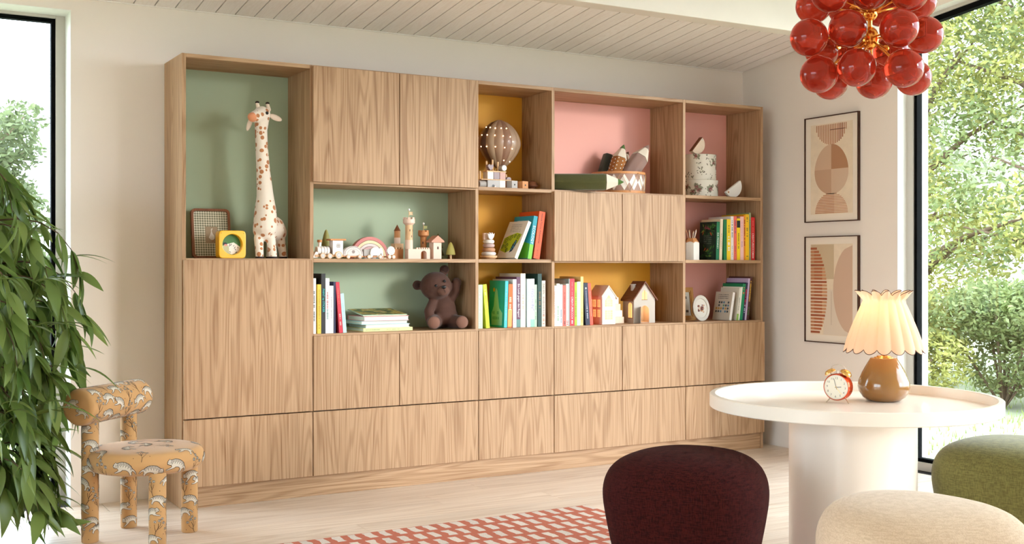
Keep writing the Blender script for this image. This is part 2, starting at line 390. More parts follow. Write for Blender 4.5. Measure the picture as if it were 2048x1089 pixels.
mat('back_green', (172, 188, 158), 0.62); mat('back_yellow', (234, 168, 46), 0.62); mat('back_pink', (242, 174, 160), 0.62)
def back(i, z0, z1, m): bpart('back_panel', (VX[i][1] + E_, DEP - 0.012, z0 + E_), (VX[i + 1][0] - E_, DEP - 0.002, z1 - E_), m, 0)
back(0, ZB[1], 2.006, 'back_green')
for z0, z1, m in ((ZB[1], ZA[0], 'back_green'), (ZC[1], ZB[0], 'back_green')): back(1, z0, z1, m)
for z0, z1 in ((ZA[1], 2.006), (ZB[1], ZA[0]), (ZC[1], ZB[0])): back(2, z0, z1, 'back_yellow'); back(4, z0, z1, 'back_pink')
back(3, ZA[1], 2.006, 'back_pink'); back(3, ZC[1], ZB[0], 'back_yellow')
bpart('plinth', (0.019, 0.004, 0.0), (3.396, 0.022, 0.0960), 'oak_x')
D0, D1 = -0.0195, -0.0006
def door(x0, x1, z0, z1, nm='door'): return bpart(nm, (x0, D0, z0), (x1, D1, z1), 'oak_z', 0.001)
g = 0.0021
XS = [0.005, 0.6034, 1.0462, 1.4849, 1.9369, 2.3778, 2.8167, 3.411]
for i in (0, 1, 3, 4, 6):                                     # bottom drawers
    j = {0: 1, 1: 3, 3: 4, 4: 6, 6: 7}[i]
    door(XS[i] + (g if i else 0), XS[j] - g, 0.0968, 0.3965, 'drawer_front')
for i in range(1, 7): door(XS[i] + g, XS[i + 1] - (g if i < 6 else 0), 0.4015, 0.7505)
door(XS[0], XS[1] - g, 0.4015, 1.107)
for i in (1, 2): door(XS[i] + g, XS[i + 1] - g, 1.4752, 2.0178)
for i in (4, 5): door(XS[i] + g, XS[i + 1] - g, 1.1058, 1.4740)

# ------------------------------------------------------------------ books
mat('paper', (238, 230, 214), 0.85)
def colmat(c, rough=0.55): return mat('print_%d_%d_%d' % tuple(c[:3]), c, rough)
def book(X, w, h, depth, z, lean, col, label, group, title=None, tcol=(240, 240, 235), tl=0.6, tpos=0.5, small=None, y0=0.022, soft=False, band=None, cover=None, seed=0, th=0.62):
    """upright book, spine towards the room; lean in degrees, + leans to the right. X is the left edge at the foot"""
    a = rad(lean)
    px = X + w if lean > 0 else X                      # it stands on its lower corner
    t = thing('book', label, 'book', (px, y0, z), (0, a, 0), group)
    ox = -w if lean > 0 else 0.0
    c = 0.0010 if soft else 0.0022
    o = 0.0 if soft else 0.0025
    cm = colmat(col)
    mb = MB().box((ox, 0, 0), (ox + c, depth, h)).box((ox + w - c, 0, 0), (ox + w, depth, h)).box((ox + c, 0, 0), (ox + w - c, c * 1.4, h))
    cv = mb.build('cover', cm, t)
    MB().box((ox + c, c * 1.4, o), (ox + w - c, depth - o * 1.2, h - o)).build('pages', 'paper', t)
    if band:                                            # coloured block on the spine
        (b0, b1, bc_) = band
        MB().box((ox + 0.0003, -0.0003, h * b0), (ox + w - 0.0003, 0.0002, h * b1)).build('spine_band', colmat(bc_), cv)
    if title:
        mb = MB(); put_text(mb, title, T(ox + w / 2, -0.0006, h * tpos) @ SPINE, h * tl, w * th); mb.build('title', colmat(tcol), cv, fix=False)
    if small:                                           # fine print: list of (centre, length, thickness, colour)
        for k, (q, l, sz, sc_) in enumerate(small):
            mb = MB(); marks(mb, h * l, w * sz, T(ox + w / 2, -0.0005, h * q) @ SPINE, seed=seed + k); mb.build('lettering', colmat(sc_), cv, fix=False)
    if cover: cover(cv, ox, w, h, depth)
    return t
DK, WH = (40, 40, 44), (242, 240, 236)
GA = 'upright books in the lower green cubby'; z = 0.760
book(0.6160, 0.017, 0.262, 0.20, z, 0, (244, 243, 240), 'white book with black handwritten-style spine at the left end of the green cubby', GA, small=[(0.62, 0.3, 0.5, DK), (0.3, 0.2, 0.5, DK)], seed=1)
book(0.6400, 0.0185, 0.233, 0.19, z, 0, (240, 200, 70), 'yellow book between the white and the black book in the green cubby', GA, small=[(0.4, 0.62, 0.3, (150, 110, 40)), (0.8, 0.2, 0.2, (150, 110, 40))], seed=2)
book(0.6595, 0.0205, 0.284, 0.215, z, 0, (28, 28, 30), 'tall black sticker painting book with turquoise spine lettering', GA, 'PAINT by STICKER', (40, 190, 190), 0.46, 0.55)
book(0.6810, 0.0190, 0.262, 0.20, z, 0, (242, 240, 238), 'white book with coloured hand lettering right of the tall black book', GA, small=[(0.6, 0.3, 0.5, (170, 60, 60)), (0.36, 0.22, 0.5, (60, 120, 110))], seed=3)
book(0.7012, 0.0190, 0.226, 0.215, z, 0, (240, 234, 220), 'cream book with faint grey lettering beside the leaning red book', GA, small=[(0.55, 0.5, 0.4, (170, 165, 180))], seed=4)
book(0.7210, 0.0105, 0.245, 0.20, z, 0, (38, 40, 74), 'thin navy blue book between the cream and the red book', GA)
book(0.7505, 0.0185, 0.243, 0.19, z, -4.4, (205, 48, 66), 'red book leaning left in the green cubby', GA, small=[(0.25, 0.25, 0.35, (245, 200, 190)), (0.72, 0.3, 0.3, (235, 130, 90))], seed=5)
book(0.7705, 0.0175, 0.189, 0.17, z, -4.6, (186, 222, 222), 'small pale blue book leaning at the right end of the green cubby row', GA, small=[(0.5, 0.5, 0.3, (140, 180, 190))], seed=6)

# four books lying in a stack and an open one on top of them
GS = 'books lying in a stack beside the teddy bear'
def flat_book(x0, y0, w, d, zb, h, rz, col, label, edge=None):
    t = thing('book', label, 'book', (x0, y0, zb), rz, GS)
    c = 0.0022
    cv = MB().box((0, 0, 0), (w, d, c)).box((0, 0, h - c), (w, d, h)).box((0, d - c, c), (w, d, h - c)).build('cover', colmat(col), t)
    MB().box((0.004, 0.003, c), (w - 0.004, d - c, h - c)).build('pages', 'paper', t)
    return t
zz = 0.760
t = flat_book(0.890, 0.062, 0.268, 0.205, zz, 0.0165, rad(2), (242, 226, 150), 'pale yellow book at the bottom of the lying stack')
mb = MB().box((0.0, -0.0015, 0.0), (0.268, 0.0, 0.0165)); sp = mb.build('spine', colmat((244, 230, 160)), t)
mb = MB(); marks(mb, 0.08, 0.006, T(0.05, -0.0018, 0.008) @ FRONT, seed=31); marks(mb, 0.07, 0.005, T(0.16, -0.0018, 0.008) @ FRONT, seed=32); mb.build('lettering', colmat((130, 170, 120)), sp, fix=False)
zz += 0.0168; flat_book(0.906, 0.072, 0.240, 0.200, zz, 0.0170, rad(1), (222, 232, 234), 'white and grey book second from the bottom of the lying stack')
zz += 0.0173; flat_book(0.880, 0.062, 0.254, 0.205, zz, 0.0165, rad(2.5), (178, 214, 216), 'pale turquoise book in the middle of the lying stack')
zz += 0.0168; flat_book(0.893, 0.060, 0.242, 0.205, zz, 0.0230, rad(0.5), (236, 160, 160), 'thick pink bound book near the top of the lying stack')
zz += 0.0233
t = thing('open_book', 'thin picture book with a green and brown forest cover tilted on top of the stack', 'book', (0.886, 0.058, zz + .0032), (rad(6.5), 0, rad(-1)), GS)
cv = MB().box((0, 0, 0), (0.235, 0.205, 0.004)).build('cover', colmat((196, 214, 186)), t)
fm = bpy.data.materials.new('forest_print'); fm.use_nodes = True; MATS['forest_print'] = fm; nt = fm.node_tree
n = nt.nodes.new('ShaderNodeTexNoise'); n.inputs['Scale'].default_value = 16; n.inputs['Detail'].default_value = 5; tc = nt.nodes.new('ShaderNodeTexCoord'); cr = nt.nodes.new('ShaderNodeValToRGB')
for p_, c_ in ((0.36, (30, 44, 20)), (0.46, (84, 100, 40)), (0.54, (196, 178, 90)), (0.60, (140, 70, 36)), (0.66, (200, 206, 170))):
    e = cr.color_ramp.elements.new(p_); e.color = lin(c_)
cr.color_ramp.elements.remove(cr.color_ramp.elements[0]); cr.color_ramp.elements.remove(cr.color_ramp.elements[-1])
nt.links.new(tc.outputs['Object'], n.inputs['Vector']); nt.links.new(n.outputs[0], cr.inputs[0]); nt.links.new(cr.outputs[0], nt.nodes['Principled BSDF'].inputs['Base Color'])
MB().box((0.004, 0.004, 0.0041), (0.231, 0.201, 0.0046)).build('cover_picture', 'forest_print', cv)
MB().box((0.006, 0.004, -0.003), (0.230, 0.200, 0.0)).build('pages', 'paper', t)

# lower yellow cubby
GB = 'books in the lower narrow yellow cubby'; z = 0.760
book(1.4950, 0.0355, 0.224, 0.17, z, 0, (196, 208, 190), 'pale sage green book at the left end of the lower yellow cubby', GB, small=[(0.6, 0.5, 0.25, WH), (0.1, 0.08, 0.3, WH)], seed=7)
book(1.5515, 0.0215, 0.226, 0.16, z, -5.0, (196, 208, 30), 'lime green book leaning left in the lower yellow cubby', GB, small=[(0.55, 0.2, 0.3, (235, 150, 110)), (0.78, 0.2, 0.5, (220, 226, 150))], seed=8)
def teal_cover(cv, ox, w, h, d):
    f = T(ox - 0.0006, d / 2, 0) @ LEFTF
    MB().flat([(-0.05, 0.01), (0.06, 0.01), (0.062, 0.075), (0.028, 0.10), (0.004, 0.19), (-0.008, 0.205), (-0.022, 0.18), (-0.03, 0.11), (-0.052, 0.07)], f).build('cover_picture', colmat((150, 200, 170)), cv, fix=False)
    MB().flat(circ(0.011, 16, -0.03, 0.195), T(-0.0003, 0, 0) @ f).build('cover_moon', colmat((214, 160, 50)), cv, fix=False)
    mb = MB()
    for k in range(2): marks(mb, 0.075, 0.018, T(-0.0004, 0, 0) @ f @ T(-0.004, 0.075 - 0.028 * k, 0), seed=40 + k)
    mb.build('lettering', colmat((70, 150, 120)), cv, fix=False)
book(1.6560, 0.0185, 0.243, 0.165, z, 1.9, (16, 160, 146), 'teal picture book showing its illustrated cover in the lower yellow cubby', GB, small=[(0.5, 0.7, 0.35, (150, 226, 226))], seed=9, cover=teal_cover, band=(0.01, 0.99, (70, 190, 205)))
book(1.6780, 0.0240, 0.226, 0.16, z, 1.8, (250, 106, 34), 'orange book standing right of the teal picture book', GB, small=[(0.55, 0.3, 0.55, (250, 214, 180))], seed=10, band=(0.02, 0.42, (250, 170, 90)))
book(1.7100, 0.0205, 0.251, 0.215, z, 0, (238, 236, 236), 'white book between the orange and the plum coloured book', GB, small=[(0.45, 0.2, 0.35, (160, 190, 180)), (0.1, 0.1, 0.35, (130, 130, 140))], seed=11)
book(1.7315, 0.0240, 0.263, 0.22, z, 0, (104, 62, 88), 'plum coloured book with white lettering and a grey foot', GB, 'Ein Loch gegen den Regen?', (248, 246, 246), 0.66, 0.53, band=(0.005, 0.16, (96, 138, 134)), th=0.75)
book(1.7565, 0.0290, 0.281, 0.225, z, 0, (232, 220, 200), 'tallest cream book in the lower yellow cubby', GB, small=[(0.45, 0.3, 0.4, (226, 170, 150))], seed=12)
book(1.7960, 0.0210, 0.252, 0.19, z, 0, (206, 224, 232), 'pale blue book left of the egg hunt book', GB, small=[(0.5, 0.6, 0.2, (150, 180, 190))], seed=13)
book(1.8180, 0.0225, 0.253, 0.19, z, 0, (236, 238, 240), 'white book with multicoloured egg hunt spine lettering', GB, 'EGG HUNT', (120, 110, 170), 0.46, 0.56, band=(0.0, 0.16, (150, 204, 180)), th=0.72)
book(1.8415, 0.0145, 0.222, 0.17, z, 0, (182, 204, 178), 'narrow pale green book beside the dark green one', GB, small=[(0.4, 0.5, 0.4, (90, 120, 90))], seed=14)
book(1.8620, 0.0235, 0.279, 0.215, z, 0, (20, 62, 54), 'tall dark green book in the lower yellow cubby', GB, small=[(0.55, 0.4, 0.5, (130, 100, 60))], seed=15)
book(1.8865, 0.0220, 0.243, 0.19, z, 0, (222, 206, 190), 'beige book with dark lettering at the right end of the lower yellow cubby', GB, 'DAS EIN', (60, 54, 60), 0.22, 0.82, small=[(0.45, 0.4, 0.5, (150, 130, 130)), (0.15, 0.2, 0.5, (200, 120, 90))], seed=16)

# middle yellow cubby: three leaning books
GM = 'books leaning against the divider in the middle yellow cubby'; z = 1.115
def swirl_cover(cv, ox, w, h, d):
    f = T(ox - 0.0006, d / 2, 0) @ LEFTF
    MB().flat([(-0.085, 0.045), (-0.02, 0.03), (0.03, 0.05), (0.07, 0.09), (0.085, 0.135), (0.03, 0.145), (-0.04, 0.13), (-0.085, 0.115)], f).build('cover_picture', colmat((176, 194, 40)), cv, fix=False)
    mb = MB()
    for cx, cy, r in ((-0.055, 0.1, 0.020), (-0.015, 0.115, 0.018), (0.055, 0.12, 0.016), (-0.07, 0.065, 0.014), (-0.035, 0.07, 0.016), (-0.02, 0.045, 0.013), (0.02, 0.125, 0.012)):
        mb.ribbon([(cx + r * (1 - k / 26) * cos(k * 0.55), cy + r * (1 - k / 26) * sin(k * 0.55)) for k in range(22)], 0.0035, T(-0.0004, 0, 0) @ f)
    mb.build('cover_swirls', colmat((44, 84, 30)), cv, fix=False)
    MB().flat([(0.02, 0.03), (0.045, 0.04), (0.06, 0.075), (0.058, 0.10), (0.045, 0.105), (0.025, 0.075)], T(-0.0008, 0, 0) @ f).build('cover_butterfly', colmat((18, 40, 56)), cv, fix=False)
    mb = MB()
    for cx, cy in ((0.032, 0.05), (0.04, 0.065), (0.045, 0.08), (0.05, 0.092), (0.048, 0.06)): mb.flat(circ(0.007, 8, cx, cy), T(-0.0012, 0, 0) @ f)
    mb.build('cover_spots', colmat((50, 130, 160)), cv, fix=False)
    mb = MB()
    for k in range(5): marks(mb, 0.11, 0.006, T(-0.0004, 0, 0) @ f @ T(0.0, 0.192 - 0.010 * k, 0), seed=50 + k)
    mb.build('lettering', colmat((170, 166, 156)), cv, fix=False)
book(1.7180, 0.0190, 0.212, 0.195, z, 23.5, (232, 224, 208), 'cream book with green swirls on its cover, leaning steeply in the yellow cubby', GM, small=[(0.55, 0.6, 0.3, (170, 160, 160))], seed=17, cover=swirl_cover)
def eco_cover(cv, ox, w, h, d):
    f = T(ox - 0.0006, d / 2, 0) @ LEFTF
    MB().flat([(-d / 2 + .002, 0.002), (d / 2 - .002, 0.002), (d / 2 - .002, 0.08), (0, 0.095), (-d / 2 + .002, 0.085)], f).build('cover_meadow', colmat((90, 176, 40)), cv, fix=False)
    mb = MB(); marks(mb, 0.12, 0.014, T(-0.0003, 0, 0) @ f @ T(0, 0.2, 0), seed=60); mb.build('lettering', colmat((200, 226, 226)), cv, fix=False)
book(1.7980, 0.0240, 0.229, 0.20, z, 10.0, (30, 150, 166), 'turquoise and green nature book in the middle of the leaning trio', GM, 'ECOLOGY', (236, 244, 240), 0.42, 0.56, band=(0.0, 0.34, (120, 190, 50)), cover=eco_cover, th=0.8)
book(1.8340, 0.0380, 0.252, 0.205, z, 8.6, (226, 84, 28), 'thick orange book nearest the divider in the leaning trio', GM, 'Family Adventures', (60, 24, 16), 0.45, 0.55, small=[(0.88, 0.16, 0.2, (90, 40, 24)), (0.12, 0.14, 0.2, (150, 60, 30))], seed=18, th=0.5)

# lower wide yellow cubby
GC = 'books in the wide yellow cubby'; z = 0.760
C_ = (236, 238, 234)
book(1.9545, 0.0235, 0.216, 0.17, z, 0, (242, 240, 236), 'white book with pink spine lettering at the left end of the wide yellow cubby', GC, small=[(0.5, 0.7, 0.4, (232, 140, 140))], seed=20)
book(1.9785, 0.0195, 0.226, 0.18, z, 0, (232, 240, 226), 'white book with green spine lettering in the wide yellow cubby', GC, small=[(0.3, 0.35, 0.45, (80, 150, 80)), (0.75, 0.3, 0.2, (170, 190, 160))], seed=21)
book(1.9985, 0.0180, 0.221, 0.17, z, 0, (222, 226, 230), 'pale grey book with dark lettering in the wide yellow cubby', GC, small=[(0.25, 0.35, 0.4, (70, 70, 90)), (0.7, 0.35, 0.3, (150, 150, 165))], seed=22)
book(2.0180, 0.0215, 0.216, 0.17, z, 0, (236, 104, 88), 'coral pink book between the pale grey and the white book', GC, small=[(0.55, 0.55, 0.35, (150, 40, 40)), (0.06, 0.1, 0.5, DK)], seed=23)
book(2.0400, 0.0150, 0.225, 0.18, z, 0, (236, 240, 228), 'white book with red foot lettering in the wide yellow cubby', GC, small=[(0.75, 0.3, 0.5, (240, 150, 140)), (0.06, 0.12, 0.9, (200, 40, 50))], seed=24)
def grey_cover(cv, ox, w, h, d):
    MB().flat(rrect(0.12, 0.02, 0.009, 4, 0.01, h - 0.018), T(ox - 0.0005, d / 2, 0) @ LEFTF).build('cover_label', colmat((190, 180, 172)), cv, fix=False)
book(2.0555, 0.0065, 0.252, 0.20, z, 0, (146, 154, 146), 'thin grey green book left of the thick red book', GC, cover=grey_cover)
book(2.0625, 0.0300, 0.252, 0.19, z, 0, (204, 44, 58), 'thick red book with white capital lettering in the wide yellow cubby', GC, 'CREATURECCC', (246, 236, 236), 0.44, 0.4, small=[(0.78, 0.3, 0.25, (230, 130, 130)), (0.1, 0.14, 0.35, WH)], seed=25, th=0.5)
book(2.0935, 0.0150, 0.233, 0.18, z, 0, (172, 190, 40), 'narrow lime green book right of the thick red book', GC, small=[(0.5, 0.6, 0.4, (90, 110, 20))], seed=26)
book(2.1090, 0.0225, 0.236, 0.19, z, 0, (190, 206, 204), 'pale grey blue book in the wide yellow cubby', GC, small=[(0.6, 0.4, 0.3, (226, 226, 220))], seed=27)
book(2.1325, 0.0165, 0.263, 0.21, z, 0, (244, 212, 130), 'tall pale yellow book in the wide yellow cubby', GC, small=[(0.2, 0.3, 0.4, (214, 130, 30))], seed=28)
book(2.1657, 0.0280, 0.228, 0.175, z, -4.0, (22, 28, 56), 'navy blue book leaning left in the wide yellow cubby', GC, small=[(0.62, 0.4, 0.3, (150, 150, 180)), (0.3, 0.3, 0.3, (200, 200, 214)), (0.88, 0.06, 0.4, WH)], seed=29)
book(2.1945, 0.0195, 0.227, 0.175, z, -4.1, (232, 86, 60), 'orange red book leaning at the right end beside the white toy house', GC, small=[(0.5, 0.6, 0.25, (246, 160, 120))], seed=30)

# middle pink cubby
GE = 'books in the middle pink cubby'; z = 1.115
def jungle_cover(cv, ox, w, h, d):
    f = T(ox - 0.0006, d / 2, 0) @ LEFTF; rg = random.Random(5)
    cols = ((40, 96, 44), (70, 130, 50), (24, 60, 36), (190, 90, 40), (130, 60, 70), (120, 150, 60))
    for k, c_ in enumerate(cols):
        mb = MB()
        for q in range(16 if k < 3 else 4):
            a = rg.uniform(0, 2 * pi); cx = rg.uniform(-d / 2 + .02, d / 2 - .02); cy = rg.choice((rg.uniform(.02, .08), rg.uniform(.15, h - .02)))
            l = rg.uniform(.012, .02); mb.flat([(cx - l * cos(a), cy - l * sin(a)), (cx + .005 * sin(a), cy - .005 * cos(a)), (cx + l * cos(a), cy + l * sin(a)), (cx - .005 * sin(a), cy + .005 * cos(a))], T(-0.0002 * k, 0, 0) @ f)
        mb.build('cover_leaves', colmat(c_), cv, fix=False)
    mb = MB()
    for k in range(5): marks(mb, 0.07, 0.005, T(-0.0014, 0, 0) @ f @ T(0, 0.14 - 0.011 * k, 0), seed=70 + k)
    mb.build('lettering', colmat((120, 140, 124)), cv, fix=False)
book(3.0720, 0.0230, 0.222, 0.150, z, 2.0, (20, 52, 38), 'dark jungle book with its leafy cover showing beside the pencil cup', GE, 'DA MONKEY', (238, 240, 232), 0.42, 0.5, cover=jungle_cover, band=(0.003, 0.997, (20, 116, 72)))
book(3.0985, 0.0205, 0.238, 0.17, z, 2.0, (236, 214, 178), 'cream book with spaced brown capitals right of the jungle book', GE, 'M O S T I A N S K Y', (110, 70, 60), 0.62, 0.46, th=0.35)
book(3.1320, 0.0225, 0.236, 0.17, z, 0, (20, 120, 66), 'bright green book between the cream and the yellow book', GE, small=[(0.5, 0.6, 0.3, (10, 70, 40))], seed=81)
book(3.1560, 0.0285, 0.239, 0.17, z, 0, (246, 206, 24), 'yellow book with white lettering beside the green one', GE, small=[(0.75, 0.2, 0.3, DK), (0.4, 0.35, 0.5, WH)], seed=82)
book(3.1855, 0.0215, 0.256, 0.20, z, 0, (240, 228, 222), 'tall white book with thin dark lettering in the pink cubby', GE, small=[(0.7, 0.4, 0.4, (60, 60, 66)), (0.2, 0.25, 0.25, (130, 130, 130))], seed=83)
book(3.2080, 0.0225, 0.257, 0.20, z, 0, (240, 110, 88), 'coral book right of the tall white book in the pink cubby', GE, small=[(0.75, 0.3, 0.4, (90, 60, 130)), (0.2, 0.25, 0.3, (160, 70, 80))], seed=84)
book(3.2320, 0.0255, 0.244, 0.18, z, 0, (250, 212, 20), 'bright yellow book with a black badge at the top of its spine', GE, small=[(0.45, 0.4, 0.35, (90, 80, 30))], band=(0.78, 0.95, (30, 40, 30)), seed=85)
book(3.2585, 0.0260, 0.256, 0.19, z, 0, (246, 196, 190), 'pale pink book in the middle pink cubby', GE, 'BOOK', (130, 80, 110), 0.13, 0.36, small=[(0.7, 0.4, 0.3, (226, 170, 170))], seed=86)
book(3.2850, 0.0125, 0.264, 0.21, z, 0, (236, 140, 30), 'narrow orange book with dark red marks behind the pale pink one', GE, small=[(0.6, 0.6, 0.8, (150, 40, 30))], seed=87)
book(3.2980, 0.0275, 0.271, 0.21, z, 0, (250, 198, 20), 'tall deep yellow book near the right end of the pink cubby', GE, small=[(0.6, 0.2, 0.45, (130, 110, 40)), (0.88, 0.1, 0.4, (120, 100, 40)), (0.08, 0.08, 0.6, (160, 130, 30))], seed=88)
book(3.3260, 0.0150, 0.280, 0.20, z, 0, (150, 158, 116), 'tallest book in the pink cubby, narrow and grey green', GE, small=[(0.55, 0.6, 0.4, (80, 110, 60))], seed=89)
book(3.3415, 0.0300, 0.254, 0.19, z, 0, (206, 32, 34), 'red book with white capitals against the right side panel', GE, 'CREATURECCC', (246, 234, 230), 0.46, 0.4, small=[(0.78, 0.3, 0.25, (230, 120, 110)), (0.1, 0.14, 0.3, WH)], seed=90, th=0.5)

# lower pink cubby
GF = 'books leaning in the lower pink cubby'; z = 0.760
def quiz_cover(cv, ox, w, h, d):
    f = T(ox - 0.0006, d / 2, 0) @ LEFTF; rg = random.Random(9)
    for k, c_ in enumerate(((90, 150, 120), (200, 150, 70), (60, 70, 76), (90, 130, 160))):
        mb = MB()
        for r_ in range(4):
            for q in range(6):
                if rg.random() < 0.3: x_ = -0.05 + q * 0.02; mb.flat(rrect(0.014, 0.012, 0.003, 2, x_, 0.05 + 0.018 * r_), T(-0.0002 * k, 0, 0) @ f)
        mb.build('cover_pictures', colmat(c_), cv, fix=False)
    mb = MB()
    for k in range(3): marks(mb, 0.09, 0.006, T(-0.001, 0, 0) @ f @ T(0, 0.15 - 0.011 * k, 0), seed=95 + k)
    mb.build('lettering', colmat((90, 86, 84)), cv, fix=False)
book(3.1720, 0.0170, 0.167, 0.150, z, 10.5, (206, 194, 176), 'grey quiz book with small picture squares, front of the leaning row', GF, cover=quiz_cover, small=[(0.5, 0.4, 0.25, (210, 200, 190))], seed=91, band=(0.01, 0.99, (238, 232, 224)))
book(3.2270, 0.0150, 0.193, 0.165, z, 8.0, (222, 214, 196), 'cream notepad with a spiral top and green foot in the leaning row', GF, small=[(0.5, 0.4, 0.4, (120, 130, 120))], band=(0.0, 0.2, (140, 180, 80)), seed=92)
book(3.2430, 0.0085, 0.198, 0.165, z, 7.5, (240, 236, 224), 'thin white book between the notepad and the green book', GF)
book(3.2525, 0.0210, 0.216, 0.180, z, 7.4, (18, 132, 84), 'green book in the leaning row of the lower pink cubby', GF, small=[(0.8, 0.2, 0.5, (220, 120, 80))], seed=93)
book(3.2745, 0.0160, 0.222, 0.180, z, 7.2, (30, 28, 66), 'dark blue book with red letters in the leaning row', GF, small=[(0.6, 0.5, 0.6, (210, 40, 60)), (0.3, 0.2, 0.5, (200, 210, 230))], seed=94)
book(3.2915, 0.0130, 0.248, 0.190, z, 7.0, (196, 176, 208), 'lilac book near the right end of the leaning row', GF, small=[(0.5, 0.5, 0.3, (150, 120, 170))], seed=95)
book(3.3055, 0.0180, 0.257, 0.190, z, 6.8, (74, 30, 26), 'dark brown book with yellow lettering at the end of the leaning row', GF, small=[(0.65, 0.5, 0.5, (240, 190, 60)), (0.2, 0.2, 0.6, (60, 120, 60))], seed=96)

# ------------------------------------------------------------------ toys and keepsakes on the shelves
wood('toy_wood', (232, 192, 148), (206, 158, 112), 'z', 0.5, ring=3, fine=2, contrast=0.8)
wood('toy_wood_warm', (214, 150, 96), (186, 118, 70), 'z', 0.5, ring=3, fine=2, contrast=0.8)
wood('walnut', (150, 92, 58), (104, 60, 36), 'z', 0.45, ring=2, fine=2)
wood('roof_wood', (128, 76, 48), (92, 52, 32), 'y', 0.55, ring=2, fine=2)
mat('toy_white', (240, 234, 226), 0.5); mat('toy_blush', (236, 204, 184), 0.55); mat('toy_grey', (178, 170, 164), 0.55); mat('toy_mauve', (160, 140, 144), 0.55)
mat('black_ink', (22, 20, 22), 0.4); mat('olive_paint', (150, 146, 82), 0.6); mat('olive_dark', (112, 112, 62), 0.6); mat('brown_ink', (96, 60, 44), 0.6)

# --- framed goose
t = thing('goose_picture', 'wooden frame with green gingham and a small goose print in the tall green cubby', 'picture', (0.197, 0.215, 1.115), (rad(-9), 0, 0))
W_, H_ = 0.184, 0.238
o_ = rrect(W_, H_, 0.022, 6, 0, H_ / 2); i_ = rrect(W_ - 0.024, H_ - 0.024, 0.014, 6, 0, H_ / 2)
MB().ring(o_, i_, 0, 0.016).build('frame', 'walnut', t, bev=0.0015)
gm = bpy.data.materials.new('gingham'); gm.use_nodes = True; MATS['gingham'] = gm; nt = gm.node_tree; tc = nt.nodes.new('ShaderNodeTexCoord'); sp_ = nt.nodes.new('ShaderNodeSeparateXYZ'); nt.links.new(tc.outputs['Object'], sp_.inputs[0])
def stripe(out):
    a = nt.nodes.new('ShaderNodeMath'); a.operation = 'MULTIPLY'; a.inputs[1].default_value = 88.0; nt.links.new(out, a.inputs[0])
    b = nt.nodes.new('ShaderNodeMath'); b.operation = 'FRACT'; nt.links.new(a.outputs[0], b.inputs[0])
    c = nt.nodes.new('ShaderNodeMath'); c.operation = 'GREATER_THAN'; c.inputs[1].default_value = 0.5; nt.links.new(b.outputs[0], c.inputs[0]); return c.outputs[0]
ad = nt.nodes.new('ShaderNodeMath'); ad.operation = 'ADD'; nt.links.new(stripe(sp_.outputs[0]), ad.inputs[0]); nt.links.new(stripe(sp_.outputs[2]), ad.inputs[1])
hf = nt.nodes.new('ShaderNodeMath'); hf.operation = 'MULTIPLY'; hf.inputs[1].default_value = 0.5; nt.links.new(ad.outputs[0], hf.inputs[0])
mx_ = nt.nodes.new('ShaderNodeMix'); mx_.data_type = 'RGBA'; mx_.inputs[6].default_value = lin((236, 228, 204)); mx_.inputs[7].default_value = lin((104, 104, 70)); nt.links.new(hf.outputs[0], mx_.inputs[0])
nt.links.new(mx_.outputs[2], nt.nodes['Principled BSDF'].inputs['Base Color'])
MB().slab(i_, 0.006, 0.010).build('gingham_mount', gm, t)
pr_ = MB().slab(rrect(0.058, 0.080, 0.001, 1, 0.002, H_ / 2 - 0.006), 0.0045, 0.006).build('print', colmat((170, 146, 116)), t)
GO = [(-.010, -.018), (-.004, -.024), (.006, -.024), (.013, -.016), (.012, -.004), (.004, .008), (.001, .018), (.003, .026), (.007, .027), (.010, .025), (.004, .031), (.000, .031), (-.003, .026), (-.003, .014), (-.006, .004), (-.014, -.012)]
MB().flat(GO, T(0.002, 0.0042, H_ / 2 - 0.006) @ FRONT).build('goose', colmat((226, 216, 200)), pr_, fix=False)
mb = MB(); f = T(0.002, 0.0040, H_ / 2 - 0.006) @ FRONT
mb.flat([(.006, .0285), (.012, .0255), (.006, .0262)], f).ribbon([(0, -.024), (0, -.030), (.004, -.031)], .0018, f).ribbon([(.005, -.024), (.006, -.030), (.010, -.031)], .0018, f)
stuff(mb.build('goose_beak_and_feet', colmat((170, 90, 50)), pr_, fix=False))
MB().box((-0.02, 0.018, 0.0), (0.02, 0.020, 0.16)).build('easel_leg', 'walnut', t)

# --- yellow toy with a round window
t = thing('toy_viewer', 'square yellow plastic toy with a round window showing a striped animal', 'toy', (0.250, 0.075, 1.115), rad(3))
S_ = 0.128; NA_ = 64; sq_ = []
for k in range(NA_):
    a = 2 * pi * k / NA_; q = S_ / 2 * (abs(cos(a)) ** 9 + abs(sin(a)) ** 9) ** (-1 / 9); sq_.append((q * cos(a), S_ / 2 + q * sin(a)))
ci = circ(0.047, NA_, 0, S_ / 2)
mat('toy_yellow', (250, 184, 6), 0.3, coat=0.4)
MB().ring(sq_, ci, 0, 0.05).build('body', 'toy_yellow', t, bev=0.003, seg=3)
dk_ = MB().slab(circ(0.049, 40, 0, S_ / 2), 0.026, 0.030).build('window_disc', colmat((70, 120, 60)), t)
f = T(0, 0.0255, S_ / 2) @ FRONT
MB().flat([(-.045, -.008), (-.02, .0), (.0, -.014), (.004, -.046), (-.02, -.042), (-.038, -.026)], f).build('ground', colmat((190, 190, 150)), dk_, fix=False)
f = T(0, 0.0250, S_ / 2) @ FRONT
MB().flat([(-.018, .002), (-.002, .006), (.014, .010), (.030, .0), (.044, -.010), (.040, -.028), (.024, -.040), (.004, -.046), (-.008, -.034), (-.008, -.014)], f).build('animal', colmat((240, 232, 220)), dk_, fix=False)
mb = MB(); f = T(0, 0.0247, S_ / 2) @ FRONT
